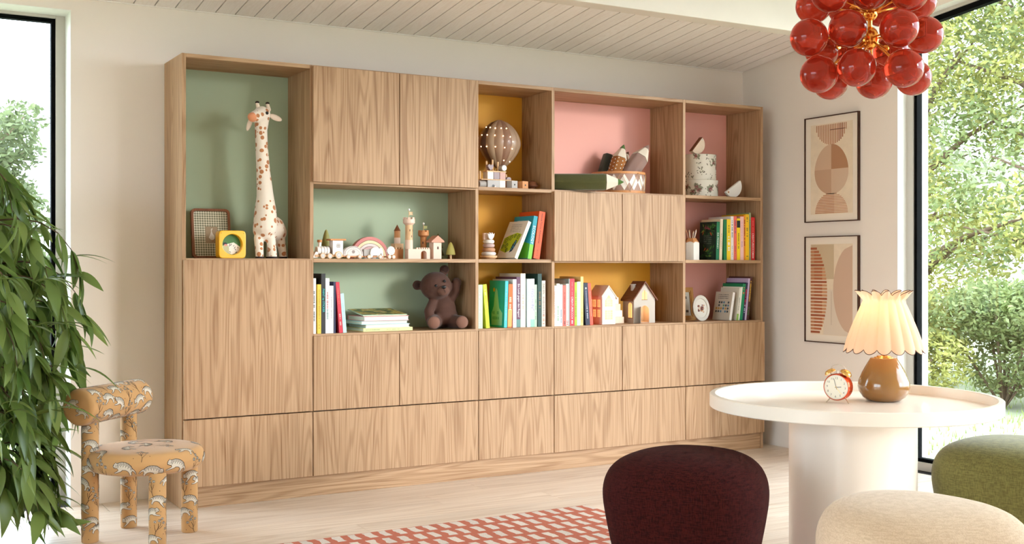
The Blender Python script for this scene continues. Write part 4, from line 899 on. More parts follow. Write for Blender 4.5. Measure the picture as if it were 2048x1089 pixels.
t = thing('drum_basket', 'round drum shaped basket with white diamonds and rope lacing', 'basket', (BX, BY, 1.484))
RB, HBK = .147, .118
MB().lathe([(0, .004), (RB - .006, .004), (RB - .006, HBK - .004), (RB, HBK - .004), (RB, .002), (0, .002)], 56).build('shell', colmat((164, 128, 112)), t, 'auto')
for z_ in (0, HBK - .012): MB().lathe([(RB - .004, z_), (RB + .004, z_), (RB + .004, z_ + .013), (RB - .004, z_ + .013), (RB - .004, z_)], 56).build('hoop', 'toy_wood_warm', t, 'auto')
ND = 16
for k in range(ND):
    a0 = 2 * pi * k / ND; vs = []
    for dx, dz in ((0, -1), (.5, -.5), (1, 0), (.5, .5), (0, 1), (-.5, .5), (-1, 0), (-.5, -.5)):
        a = a0 + dx * pi / ND; vs.append(((RB + .0009) * cos(a), (RB + .0009) * sin(a), HBK / 2 + dz * (HBK / 2 - .014)))
    if sin(a0) < .45: MB().add(vs + [((RB + .0009) * cos(a0), (RB + .0009) * sin(a0), HBK / 2)], [(i, (i + 1) % 8, 8) for i in range(8)]).build('diamond', colmat((236, 226, 216)), t, fix=False)
pts = []
for k in range(2 * 9):
    for q in range(4):
        w_ = k + q / 4; a = 2 * pi * w_ / 18; z_ = .006 + (HBK - .012) * (abs((w_ % 2) - 1)); pts.append(((RB + .0055) * cos(a), (RB + .0055) * sin(a), z_))
MB().tube(pts, .0013, 6, True).build('rope_lacing', colmat((206, 164, 116)), t, True)

# --- toy houses
mat('lit_window', (240, 170, 90), .5, emit=(255, 196, 120), estr=1.1)
def point(loc, w, col, r=.015):
    d = bpy.data.lights.new('toy_bulb', 'POINT'); d.energy = w; d.color = col; d.shadow_soft_size = r
    o = bpy.data.objects.new('toy_bulb', d); COL.objects.link(o); o.location = loc; return o
t = thing('toy_house', 'white wooden toy house with glowing gridded windows', 'toy house', (2.284, 0.040, 0.760))
W_, D_, EH, PH = .088, .125, .152, .205
wood('house_pale', (244, 220, 196), (228, 198, 170), 'z', .55, ring=3, fine=2, contrast=.7)
b_ = MB().slab([(0, 0), (W_, 0), (W_, EH), (W_ / 2, PH), (0, EH)], .002, D_).build('walls', 'house_pale', t, bev=.0006, seg=1)
MB().slab([(0, 0), (W_, 0), (W_, EH), (W_ / 2, PH), (0, EH)], -.002, .0018).build('front', colmat((216, 206, 198)), t, bev=.0005, seg=1)
def rf(dx): return [(-.006, EH - .006), (W_ / 2, PH + .006), (W_ + .014, EH - .010), (W_ + .014, EH - .002), (W_ / 2, PH + .0145), (-.006, EH + .002)]
mb = MB().slab([(-.004, EH - .004), (W_ / 2, PH + .001), (W_ / 2, PH + .009), (-.004, EH + .004)], -.004, D_ + .003).slab([(W_ / 2, PH + .001), (W_ + .014, EH - .015), (W_ + .014, EH - .007), (W_ / 2, PH + .009)], -.004, D_ + .003)
mb.build('roof', colmat((224, 198, 178)), t)
for zc, hh, pk in ((.052, .050, 0), (.122, .048, .014)):
    w_ = MB().slab([(W_ / 2 - .023, zc - hh / 2), (W_ / 2 + .023, zc - hh / 2), (W_ / 2 + .023, zc + hh / 2 - pk), (W_ / 2, zc + hh / 2 + pk), (W_ / 2 - .023, zc + hh / 2 - pk)], -.0030, -.0020).build('window', 'lit_window', t)
    mb = MB(); f = T(W_ / 2, -.0034, zc) @ FRONT
    for a in (-.0115, 0, .0115): mb.ribbon([(a, -hh / 2), (a, hh / 2)], .0042, f)
    for a in (-.012, 0, .012): mb.ribbon([(-.023, a), (.023, a)], .0022, f)
    stuff(mb.build('glazing_bars', colmat((240, 228, 214)), w_, fix=False))
for zc in (.060, .115):
    for yc in (.030, .072, .105):
        w_ = MB().box((-.0012, yc - .012, zc - .020), (0.0, yc + .012, zc + .020)).build('window', 'lit_window', t)
        mb = MB()
        for a in (-.006, .0, .006): mb.box((-.0018, yc + a - .001, zc - .020), (-.0011, yc + a + .001, zc + .020))
        for a in (-.009, .0, .009): mb.box((-.0018, yc - .012, zc + a - .001), (-.0011, yc + .012, zc + a + .001))
        stuff(mb.build('glazing_bars', 'house_pale', w_))
t = thing('toy_stairs', 'pale stepped stair block between the two toy houses', 'building block', (2.385, 0.105, 0.760))
for k in range(4): MB().box((0, 0, .0362 * k), (.094 - .0125 * k, .060, .0362 * k + .0358)).build('step', 'house_pale' if k % 2 == 0 else 'toy_white', t, bev=.0008)
t = thing('toy_house', 'grey toy house with a brown roof, chimney and open lit doorway', 'toy house', (2.5146, 0.060, 0.760))
W_, D_, EH, PH = .146, .105, .138, .226; wl = mat('house_grey', (196, 184, 172), .7); wd = mat('house_taupe', (176, 148, 126), .7)
dx0, dx1, dz = .046, .106, .098
ar = [(dx1, 0)] + [((dx0 + dx1) / 2 + (dx1 - dx0) / 2 * cos(a), dz - .030 + .030 * sin(a)) for a in [pi * k / 12 for k in range(13)]] + [(dx0, 0)]
fw = MB().slab([(0, 0), (0, EH), (W_ / 2, PH), (W_, EH), (W_, 0)] + ar, 0, .004).build('front_wall', wl, t)
MB().slab([(0, 0), (W_, 0), (W_, EH), (W_ / 2, PH), (0, EH)], D_ - .004, D_).build('back_wall', wl, t)
for x_ in (0, W_ - .004): MB().box((x_, .004, 0), (x_ + .004, D_ - .004, EH)).build('side_wall', wd, t)
MB().box((.004, .004, 0.0), (W_ - .004, D_ - .004, .004)).build('floor_board', wd, t)
for s_ in (0, 1):
    x_ = lambda q: q if not s_ else W_ - q
    MB().slab([(x_(-.012), EH - .016), (x_(W_ / 2), PH + .0005), (x_(W_ / 2), PH + .009), (x_(-.012), EH - .006)], -.010, D_ + .006).build('roof', 'roof_wood', t)
MB().box((.028, .05, .165), (.046, .068, .214)).build('chimney', wl, t); 
MB().box((.025, .047, .214), (.049, .071, .218)).build('chimney_cap', wl, t)
w_ = MB().slab([(W_ / 2 - .017, .132), (W_ / 2 + .017, .132), (W_ / 2 + .017, .168), (W_ / 2, .186), (W_ / 2 - .017, .168)], -.0008, .0).build('gable_window', 'lit_window', t)
MB().box((W_ / 2 - .0012, -.0016, .132), (W_ / 2 + .0012, -.0006, .184)).build('mullion', 'walnut', w_); MB().box((W_ / 2 - .019, -.002, .129), (W_ / 2 + .019, 0, .132)).build('window_sill', 'walnut', w_)
for k in (0,):
    w_ = MB().add([(-.0008, .035 + .017 * cos(a), .098 + .017 * sin(a)) for a in [pi * q / 10 for q in range(11)]] + [(-.0008, .018, .030), (-.0008, .052, .030)], [tuple(range(13))]).build('side_window', 'lit_window', t, fix=False)
    MB().box((-.0022, .034, .030), (-.0008, .036, .114)).build('mullion', 'walnut', w_); MB().box((-.003, .015, .026), (0, .055, .030)).build('window_sill', 'walnut', w_)
MB().box((-.001, -.045, 0), (.003, -.001, .092), T(dx0, 0, 0) @ R(-38, 'Z')).build('door', wd, t)
point((2.5146 + .075, 0.060 + .055, 0.760 + .085), 0.45, (1, .70, .40), .01)

# --- round floral boxes
mat('floral_ground', (232, 222, 206), .8)
def floral_box(z0, r, h, label, seed, lid):
    t = thing('hat_box', label, 'box', (3.066, 0.172, z0), rad(20), 'round floral boxes')
    b_ = MB().lathe([(0, 0), (r - .003, 0), (r - .003, h - lid), (r, h - lid), (r, h), (0, h)], 48).build('drum', 'floral_ground', t, 'auto', bev=.001)
    rg = random.Random(seed)
    def blob(mb, a, z_, s_, n=9, e=1.0, rot=0.0, off=.0006):
        rad_ = r + off if z_ > h - lid + .004 else r - .003 + off
        vs = []
        for k in range(n):
            q = 2 * pi * k / n; u_, v_ = s_ * cos(q) * e, s_ * sin(q); x_ = u_ * cos(rot) - v_ * sin(rot); y_ = u_ * sin(rot) + v_ * cos(rot)
            aa = a + x_ / rad_; zc = min(max(z_ + y_, .0012), h - .0012); vs.append((rad_ * cos(aa), rad_ * sin(aa), zc))
        vs.append((rad_ * cos(a), rad_ * sin(a), min(max(z_, .002), h - .002))); mb.add(vs, [(k, (k + 1) % n, n) for k in range(n)])
    M1, M2, M3, M4 = MB(), MB(), MB(), MB()
    for k in range(30):
        a = rg.uniform(pi * .85, 2.1 * pi); z_ = rg.uniform(.006, h - .006); big = k < 9; s_ = rg.uniform(.011, .015) if big else rg.uniform(.004, .007)
        if big:
            for q in range(5): blob(M1, a + rg.uniform(-.08, .08), z_ + rg.uniform(-.008, .008), s_ * .6, 7, 1.2, rg.uniform(0, 3))
            for q in range(6): blob(M2, a + rg.uniform(-.07, .07), z_ + rg.uniform(-.008, .008), s_ * .28, 6, 1.7, rg.uniform(0, 3), .0010)
        for q in range(5 if big else 3): blob(M3, a + rg.uniform(-.16, .16), z_ + rg.uniform(-.018, .018), s_ * .5, 6, 2.0, rg.uniform(0, 3), .0008)
        for q in range(3): blob(M4, a + rg.uniform(-.2, .2), z_ + rg.uniform(-.02, .02), .0022, 5, 2.4, rg.uniform(0, 3), .0009)
    for m_, c_ in ((M1, (206, 160, 148)), (M2, (132, 76, 70)), (M3, (140, 136, 110)), (M4, (92, 70, 54))): stuff(m_.build('floral_print', colmat(c_), b_, fix=False))
floral_box(1.484, .118, .0985, 'larger round rose print box standing on the pink shelf', 3, .0)
floral_box(1.5829, .107, .150, 'smaller round rose print box stacked on the larger one', 8, .0)
def half_moon(label, loc, r, th, rot, m, edge):
    t = thing('half_moon_toy', label, 'toy', loc, rot, 'half moon wooden toys')
    A = [pi * k / 20 for k in range(21)]
    b_ = MB().slab([(r * cos(a), -r * sin(a)) for a in A], -th / 2, th / 2).build('half_disc', m, t, bev=.0015)
    if edge: MB().box((-r, -th / 2 - .0002, -.0005), (r, th / 2 + .0002, .003)).build('edge', edge, b_)
    h_ = MB().cyl(.0055, .001, 16, T(-r * .78 if not edge else r * .80, -th / 2 - .0008, -r * .14) @ R(90, 'X') @ T(0, 0, -.0004)).build('eye_disc', 'toy_white' if edge else 'toy_wood_warm', b_)
    MB().cyl(.0018, .001, 8, T(-r * .78 if not edge else r * .80, -th / 2 - .0014, -r * .14) @ R(90, 'X')).build('eye_hole', 'black_ink', h_)
half_moon('wooden half moon toy leaning on top of the floral boxes', (3.010, 0.125, 1.7330 + .0585), .056, .028, (0, rad(-48), 0), 'house_pale', 'walnut')
half_moon('white half moon toy rocking on the shelf beside the floral boxes', (3.235, 0.065, 1.484 + .0665), .066, .018, (0, rad(-33), 0), 'toy_white', None)

# --- pencil cup
t = thing('pencil_cup', 'white pencil shaped cup holding thin pencils in the pink cubby', 'cup', (2.935, 0.075, 1.115), rad(8))
H6 = lambda k: [(k * cos(rad(60 * i)), k * sin(rad(60 * i))) for i in range(6)]
vs = []; N6 = 12
mb = MB().prism(H6(.046), 0, .098); mb.build('body', 'toy_white', t, bev=.001)
vs = [(x_, y_, .0982) for x_, y_ in H6(.0452)] + [(x_, y_, .126) for x_, y_ in H6(.027)]
MB().add(vs, [(i, (i + 1) % 6, 6 + (i + 1) % 6, 6 + i) for i in range(6)] + [tuple(range(5, -1, -1)), tuple(range(6, 12))]).build('cone', 'toy_wood_warm', t)
for i in range(6):                                               # scalloped edge between white and wood
    p0, p1 = V((*H6(.0462)[i], 0)), V((*H6(.0462)[(i + 1) % 6], 0)); vs = []; fs = []
    q0, q1 = V((*H6(.0455)[i], 0)), V((*H6(.0455)[(i + 1) % 6], 0)); inn = -(p0 + p1).normalized()
    for k in range(13):
        w_ = k / 12; h = .0075 * abs(sin(pi * w_)); p = p0.lerp(p1, w_)
        vs += [(p.x, p.y, .0975), tuple(p + inn * h * .62 + V((0, 0, .0980 + h)))]
    MB().add(vs, [(2 * k, 2 * k + 2, 2 * k + 3, 2 * k + 1) for k in range(12)]).build('scallop', 'toy_white', t, fix=False)
rg = random.Random(2)
for k in range(8):
    a = 2 * pi * k / 8 + .3; c_ = ((226, 210, 190), (200, 176, 150), (236, 230, 224), (214, 150, 110))[k % 4]
    p0 = V((.012 * cos(a), .012 * sin(a), .105)); p1 = V((.030 * cos(a), .030 * sin(a), .163 + .008 * sin(k * 2.3)))
    p_ = MB().tube([p0, p1], .0026, 6).build('pencil', colmat(c_), t); d = (p1 - p0).normalized()
    MB().tube([p1, p1 + d * .008], lambda q: .0026 * (1 - q) + .0003, 6).build('pencil_point', 'toy_wood', p_)

# --- gold frame and oval frame
mat('gold_leaf', (196, 140, 72), .4, metal=.35)
t = thing('gold_frame', 'gold moulded picture frame leaning in the lower pink cubby', 'picture', (2.985, 0.190, 0.760), (rad(-8), 0, rad(2)))
for a, b_, y0, y1 in (((.170, .196), (.146, .172), .006, .018), ((.150, .176), (.128, .154), .002, .012), ((.132, .158), (.114, .140), .006, .014)):
    MB().ring(rrect(a[0], a[1], .001, 1, 0, .098), rrect(b_[0], b_[1], .001, 1, 0, .098), y0, y1).build('moulding', 'gold_leaf', t, bev=.001)
pm = MB().slab(rrect(.118, .144, .001, 1, 0, .098), .012, .014).build('mount', colmat((222, 212, 196)), t)
mb = MB(); f = T(0, .0116, .098) @ FRONT; mb.flat([(.020, -.05), (.040, -.05), (.040, -.036), (.020, -.036)], f).flat([(.024, .03), (.034, .03), (.034, .045), (.024, .045)], f).flat([(-.03, -.02), (-.01, -.02), (-.01, .02), (-.03, .02)], f)
stuff(mb.build('print', colmat((92, 76, 66)), pm, fix=False))
t = thing('oval_frame', 'white oval frame with a small picture of reddish animals in the lower pink cubby', 'picture', (3.020, 0.078, 0.760), (rad(-10), 0, rad(-14)))
oo = circ(.0765, 40, 0, .0765, .70, 1); ii = circ(.055, 40, 0, .0765, .68, 1)
MB().ring(oo, ii, 0, .014).build('frame', colmat((228, 220, 208)), t, bev=.003, seg=3, smooth='auto')
pm = MB().slab(circ(.056, 36, 0, .0765, .68, 1), .005, .008).build('picture', colmat((240, 232, 220)), t)
rg = random.Random(12)
for c_ in ((150, 80, 56), (206, 150, 104), (110, 52, 44), (236, 210, 180)):
    mb = MB()
    for k in range(6): mb.flat(circ(rg.uniform(.004, .008), 9, rg.uniform(-.018, .018), rg.uniform(-.022, .018)), T(0, .0046 - .0002 * k, .0765) @ FRONT)
    stuff(mb.build('painted_shapes', colmat(c_), pm, fix=False))

# ------------------------------------------------------------------ pictures on the right wall (drawn facing -X)
ARTM = M(((0, 0, -1, 0), (-1, 0, 0, 0), (0, 1, 0, 0), (0, 0, 0, 1)))          # xy -> -Y, Z on a face looking to -X
def art(z0, z1, label, draw):
    yc = (-0.224 - 0.632) / 2; w_ = 0.408; h = z1 - z0
    t = thing('art_print', label, 'picture', (XR - 0.001, yc, z0), 0, 'framed prints on the right wall')
    mx = T(-0.016, 0, h / 2) @ ARTM
    mb = MB(); e = .0055
    for a, b_ in (((-w_ / 2, -h / 2), (-w_ / 2 + e, h / 2)), ((w_ / 2 - e, -h / 2), (w_ / 2, h / 2)), ((-w_ / 2 + e, h / 2 - e), (w_ / 2 - e, h / 2)), ((-w_ / 2 + e, -h / 2), (w_ / 2 - e, -h / 2 + e))):
        mb.box((-.018, -b_[0], h / 2 + a[1]), (0, -a[0], h / 2 + b_[1]))
    mb.build('frame', mat('frame_wenge', (66, 34, 20), .45), t)
    mo = MB().box((-.010, -w_ / 2 + e, e), (-.004, w_ / 2 - e, h - e)).build('mount', mat('mount_card', (240, 226, 210), .7), t)
    mp = .045
    pp = MB().box((-.0112, -w_ / 2 + mp, mp), (-.0102, w_ / 2 - mp, h - mp)).build('print', mat('print_paper', (234, 214, 188), .8, var=.05, vscale=20), t)
    draw(pp, lambda k: T(-.0114 - .0003 * k, 0, h / 2) @ ARTM, w_ - 2 * mp, h - 2 * mp)
def clip_rows(fn, x0, x1, y0, y1):                                              # rectangle strips clipped by a width function
    lo, hi = fn((y0 + y1) / 2); return [(max(lo, x0), y0), (min(hi, x1), y0), (min(hi, x1), y1), (max(lo, x0), y1)] if min(hi, x1) > max(lo, x0) else None
def art1(p, f, w_, h):
    c1, c2, c3 = (186, 128, 92), (198, 160, 132), (212, 178, 150)
    R_ = .118; top = h / 2 - .006
    for k in range(18):                                                         # half circle of upright bars
        x_ = -R_ + (k + .5) * 2 * R_ / 18; d = math.sqrt(max(R_ * R_ - x_ * x_, 0)) * .98
        if d > .006: MB().flat([(x_ - .0036, top), (x_ - .0036, top - d), (x_ + .0036, top - d), (x_ + .0036, top)], f(0)).build('bar', colmat(c1 if k not in (13, 14, 15) else (160, 92, 56)), p, fix=False)
    MB().flat([(-.01, top - .03), (.105, top - .03), (.105, top - .034), (-.01, top - .034)], f(1)).build('dash_line', colmat((110, 66, 44)), p, fix=False)
    def egg(sx, q0, q1, n=20): return [((.128 - .012 * sin(a)) * cos(a), -.004 + .142 * sin(a)) for a in [q0 + (q1 - q0) * i / n for i in range(n + 1)]] + [(0, -.004)]
    for k, (q0, q1, c_) in enumerate(((0, pi / 2, (180, 132, 98)), (pi / 2, pi, c3), (pi, 1.5 * pi, c2), (1.5 * pi, 2 * pi, (214, 184, 158)))):
        MB().flat(egg(0, q0, q1), f(0)).build('oval_quarter', colmat(c_), p, fix=False)
    bot = -h / 2 + .004
    def fn(y_): d = math.sqrt(max(1 - ((y_ - bot) / .116) ** 2, 0)) * .124; return -d, d
    for k in range(13):
        y0 = bot + k * .0089
        for x0, x1, c_ in ((-1, .022, (188, 124, 86)), (.022, 1, (206, 154, 120))):
            q = clip_rows(fn, x0, x1, y0, y0 + .0052)
            if q: MB().flat(q, f(0)).build('bar', colmat(c_), p, fix=False)
def art2(p, f, w_, h):
    x0 = -w_ / 2; N_ = 26
    def fn(y_): t_ = (y_ + .02) / (h * .54); d = .128 * max(1 - t_ * t_, 0) ** .55; return x0, x0 + d
    MB().flat([(x0 + .002, .06), (.02, .06), (.02, h / 2 - .002), (x0 + .002, h / 2 - .002)], f(0)).build('panel', colmat((206, 182, 150)), p, fix=False)
    MB().flat([(-.06, -h / 2 + .002), (.16, -h / 2 + .002), (.16, .0), (-.06, .0)], f(0)).build('panel', colmat((226, 208, 188)), p, fix=False)
    for k in range(N_):
        y0 = -h / 2 + .008 + k * (h - .02) / N_; y1 = y0 + .0125
        for xa, xb, c_ in ((x0, x0 + .028, (196, 132, 92)), (x0 + .028, x0 + .09, (182, 104, 66)), (x0 + .09, 1, (206, 148, 108))):
            q = clip_rows(fn, xa, xb, y0, y1)
            if q: MB().flat(q, f(1)).build('bar', colmat(c_ if (k * 7) % 5 else (168, 92, 60)), p, fix=False)
    A = [(w_ / 2 - .002, h / 2 - .004)] + [(w_ / 2 - .002 - .142 * math.sqrt(max(1 - (q * 1.0) ** 2, 0)), q * (h / 2 - .01)) for q in [1 - k / 12 for k in range(25)]] + [(w_ / 2 - .002, -h / 2 + .004)]
    MB().flat(A, f(1)).build('half_oval', colmat((210, 176, 152)), p, fix=False)
    MB().flat([(.0, -.01), (.0015, -.01), (.0015, -.20), (.0, -.20)], f(2)).build('thin_line', colmat((160, 120, 90)), p, fix=False)
art(1.331, 1.935, 'upper framed print with a striped half circle above a large oval', art1)
art(0.642, 1.250, 'lower framed print with a striped brown half oval and a pale half oval', art2)

# ------------------------------------------------------------------ round table
TX, TY = 1.812, -2.196
t = thing('round_table', 'round cream lacquered table with raised rim on a wide drum foot', 'table', (TX, TY, 0))
lac = mat('cream_lacquer', (240, 228, 214), .28, coat=.3)
MB().lathe([(0, .573), (.498, .573), (.5013, .576), (.5013, .617), (.498, .620), (.482, .620), (.479, .617), (.479, .587), (.476, .585), (0, .585)], 128).build('top_tray', lac, t, 'auto', angle=25)
MB().lathe([(.220, 0), (.220, .573)], 96).build('drum_foot', lac, t, 'auto')

# ------------------------------------------------------------------ table lamp
LX, LY, LZ = 2.005, -2.167, 0.585
t = thing('table_lamp', 'lit table lamp with glossy ochre pot base and pleated ruffled shade', 'lamp', (LX, LY, LZ)); t.scale = (.95, .95, .95)
cer = mat('ochre_glaze', (142, 98, 48), .14, coat=.5)
MB().lathe([(0, 0), (.052, 0), (.062, .003), (.080, .016), (.093, .036), (.0975, .056), (.094, .078), (.082, .108), (.066, .138), (.055, .156), (.051, .163), (.049, .166), (0, .166)], 56).build('pot', cer, t, True)
br = mat('lamp_brass', (226, 168, 84), .25, metal=1.0)
MB().lathe([(0, .165), (.036, .165), (.036, .169), (.026, .170), (.026, .174), (.014, .175), (.0045, .178), (.0045, .250), (0, .250)], 24).build('stem', br, t, 'auto')
MB().ball((0, 0, .282), .026, 18, (1, 1, 1.25)).build('bulb', mat('bulb_hot', (255, 235, 200), .4, emit=(255, 205, 130), estr=4.0), t, True)
sh = bpy.data.materials.new('shade_linen'); sh.use_nodes = True; MATS['shade_linen'] = sh; nt = sh.node_tree; nt.nodes.clear()
o_ = nt.nodes.new('ShaderNodeOutputMaterial'); ms = nt.nodes.new('ShaderNodeMixShader'); df = nt.nodes.new('ShaderNodeBsdfDiffuse'); tl = nt.nodes.new('ShaderNodeBsdfTranslucent')
df.inputs[0].default_value = lin((232, 202, 178)); tl.inputs[0].default_value = lin((246, 206, 164)); ms.inputs[0].default_value = .36
nt.links.new(df.outputs[0], ms.inputs[1]); nt.links.new(tl.outputs[0], ms.inputs[2]); nt.links.new(ms.outputs[0], o_.inputs[0])
NP, NA = 17, 340; Z0, Z1 = .204, .388
def sh_r(q, a):
    r_ = .147 + (.076 - .147) * q ** 1.12
    return r_ * (1 + .075 * (abs(sin(a * NP / 2)) - .6) * (1 - .3 * q))
def scal(a): return .017 * abs(sin(a * NP / 2 * 1.0)) ** .8
vs = []; fs = []; K = 14
for j in range(K + 1):
    q = j / K
    for i in range(NA):
        a = 2 * pi * i / NA; r_ = sh_r(q, a); vs.append((r_ * cos(a), r_ * sin(a), Z0 + (Z1 - Z0) * q - scal(a) * (1 - q) ** 6))
base = len(vs)
for j in range(1, 5):                                             # ruffle collar
    q = j / 4
    for i in range(NA):
        a = 2 * pi * i / NA; r_ = .076 * (1 + .03 * sin(a * 30)) + .018 * q ** .7 + .015 * q * sin(a * 13); vs.append((r_ * cos(a), r_ * sin(a), Z1 + .020 * q ** .8 + .019 * q * abs(sin(a * 6.5 + .6))))
for j in range(K + 4):
    for i in range(NA): p = (i + 1) % NA; fs.append((j * NA + i, j * NA + p, (j + 1) * NA + p, (j + 1) * NA + i))
sd = MB().add(vs, fs).build('shade', sh, t, True)
pip = mat('shade_piping', (84, 52, 36), .8)
MB().tube(vs[:NA:2], .0014, 5, True).build('lower_piping', pip, sd, True)
MB().tube(vs[-NA::2], .0013, 5, True).build('upper_piping', pip, sd, True)
d = bpy.data.lights.new('lamp_light', 'POINT'); d.energy = .85; d.color = (1.0, .58, .30); d.shadow_soft_size = .03
o = bpy.data.objects.new('lamp_light', d); COL.objects.link(o); o.location = (LX, LY, LZ + .32)

# ------------------------------------------------------------------ alarm clock
t = thing('alarm_clock', 'copper red twin bell alarm clock with white dial on the table', 'clock', (1.811, -2.130, 0.585), rad(-66))
cop = mat('copper_red', (214, 84, 46), .18, metal=.75); bg_ = mat('clock_brass', (232, 184, 108), .25, metal=.9); stl = mat('wire_steel', (190, 176, 160), .3, metal=.9)
RC_ = .0475; ZC_ = .0585
X90 = R(90, 'X')
MB().lathe([(0, -.022), (RC_ * .9, -.022), (RC_ + .001, -.017), (RC_ + .001, .017), (RC_ * .97, .022), (RC_ * .93, .0225), (RC_ * .93, .019), (0, .019)], 48, T(0, 0, ZC_) @ X90).build('case', cop, t, 'auto')
dl = MB().cyl(RC_ * .93, .0012, 44, T(0, -.0195, ZC_) @ X90).build('dial', colmat((232, 222, 204)), t)
f = T(0, -.0210, ZC_) @ FRONT @ R(-4, 'Z')
for k in range(1, 13):
    a = pi / 2 - 2 * pi * k / 12; mb = MB(); put_text(mb, str(k), f @ T(RC_ * .70 * cos(a), RC_ * .70 * sin(a), 0), None, .0074); mb.build('numeral', 'black_ink', dl, fix=False)
mb = MB()
for k in range(60): a = 2 * pi * k / 60; mb.ribbon([(RC_ * .86 * cos(a), RC_ * .86 * sin(a)), (RC_ * .90 * cos(a), RC_ * .90 * sin(a))], .0005, f)
stuff(mb.build('minute_marks', 'black_ink', dl, fix=False))
f2 = T(0, -.0218, ZC_) @ FRONT @ R(-4, 'Z')
MB().ribbon([(.003, -.008), (-.0105, .030)], .0016, f2).build('minute_hand', 'black_ink', t, fix=False); MB().ribbon([(-.004, -.001), (.019, .003)], .0020, f2).build('hour_hand', 'black_ink', t, fix=False); MB().ribbon([(-.004, .004), (.022, -.024)], .0012, f2).build('alarm_hand', bg_, t, fix=False)
for s_ in (-1, 1):
    m_ = T(.0255 * s_, 0, ZC_ + RC_ * .93) @ R(31 * s_, 'Y')
    MB().lathe([(.0215, .004), (.0205, .010), (.014, .0165), (.006, .0185), (0, .019)], 26, m_).build('bell', bg_, t, 'auto')
    MB().tube([(.026 * s_, 0, ZC_ - RC_ * .82), (.041 * s_, -.008, .001)], .0021, 8).build('leg', stl, t, 'auto')
    MB().cyl(.002, .008, 8, m_ @ T(0, 0, -.004)).build('bell_post', stl, t)
MB().tube([(.027 * cos(a), 0, ZC_ + RC_ + .008 + .024 * sin(a) ** .6) for a in [pi * k / 18 for k in range(19)]], .0013, 6).build('handle', stl, t, True)
MB().box((-.0012, -.001, ZC_ + RC_ - .002), (.0012, .001, ZC_ + RC_ + .010)).build('hammer', stl, t)

# ------------------------------------------------------------------ upholstered stools
def stool(name, label, loc, rz, m, k=1.0, plan=(0.05, 0.035), n=2.5):
    t = thing(name, label, 'stool', loc, rz, 'upholstered pebble stools')
    prof = [(.205, 0.0), (.212, .010), (.226, .08), (.246, .16), (.262, .24), (.272, .30), (.274, .34), (.268, .375), (.252, .408), (.224, .434), (.185, .452), (.13, .463), (.07, .468), (.0, .469)]
    P = []
    for (r0, z0), (r1, z1) in zip(prof[:-1], prof[1:]):
        for j in range(3): q = j / 3; P.append((r0 + (r1 - r0) * q, z0 + (z1 - z0) * q))
    P.append((1e-6, .469)); P = [(r_ * k, z_) for r_, z_ in P]
    def sq(a):
        c, s_ = abs(cos(a)), abs(sin(a)); e = (c ** n + s_ ** n) ** (-1 / n); return e * .96 * (1 + plan[0] * cos(3 * a) + plan[1] * cos(a))
    b_ = MB().lathe(P, 96, None, sq).build('cushion', m, t, True)
    bm = bmesh.new(); bm.from_mesh(b_.data); bmesh.ops.remove_doubles(bm, verts=bm.verts, dist=1e-4); bm.to_mesh(b_.data); bm.free(); b_.data.shade_smooth()
    d = b_.modifiers.new('smooth', 'SMOOTH'); d.iterations = 8; d.factor = .5
    a = rad(205); mb = MB(); mb.tube([(r_ * sq(a) * .9975 * cos(a), r_ * sq(a) * .9975 * sin(a), z_) for r_, z_ in P[2:22]], .0016, 6); mb.build('seam', m, t, True)
    return t
def weave(name, col, dark, sheen=.5):
    m = mat(name, col, .95, sheen=sheen, spec=.15); nt = m.node_tree; b = nt.nodes['Principled BSDF']; tc = nt.nodes.new('ShaderNodeTexCoord')
    hs = []
    for s_ in ((900, 900, 130), (130, 130, 900)):
        mp = nt.nodes.new('ShaderNodeMapping'); mp.inputs['Scale'].default_value = s_; n = nt.nodes.new('ShaderNodeTexNoise'); n.inputs['Scale'].default_value = .35; n.inputs['Detail'].default_value = 2
        nt.links.new(tc.outputs['Object'], mp.inputs[0]); nt.links.new(mp.outputs[0], n.inputs['Vector']); hs.append(n.outputs[0])
    ad = nt.nodes.new('ShaderNodeMath'); ad.operation = 'ADD'; nt.links.new(hs[0], ad.inputs[0]); nt.links.new(hs[1], ad.inputs[1])
    mr = nt.nodes.new('ShaderNodeMapRange'); mr.inputs[1].default_value = .8; mr.inputs[2].default_value = 1.2; nt.links.new(ad.outputs[0], mr.inputs[0])
    mx = nt.nodes.new('ShaderNodeMix'); mx.data_type = 'RGBA'; mx.inputs[6].default_value = lin(dark); mx.inputs[7].default_value = lin(col); nt.links.new(mr.outputs[0], mx.inputs[0]); nt.links.new(mx.outputs[2], b.inputs['Base Color'])
    bp = nt.nodes.new('ShaderNodeBump'); bp.inputs['Strength'].default_value = .3; bp.inputs['Distance'].default_value = .001; nt.links.new(ad.outputs[0], bp.inputs['Height']); nt.links.new(bp.outputs[0], b.inputs['Normal'])
    return m
stool('burgundy_stool', 'dark burgundy upholstered stool left of the table', (1.106, -2.150, 0.009), rad(35), weave('burgundy_velvet', (64, 20, 16), (42, 11, 9), 0), 1.0)
stool('beige_stool', 'beige upholstered stool in front of the table', (1.150, -3.040, 0), rad(75), weave('beige_boucle', (210, 184, 156), (194, 166, 138), .2), 1.02, (.075, .03), 2.2)
stool('green_stool', 'olive green upholstered stool right of the table by the window', (2.300, -2.500, 0), rad(20), weave('green_velvet', (122, 116, 66), (98, 92, 50), .25), 1.0)

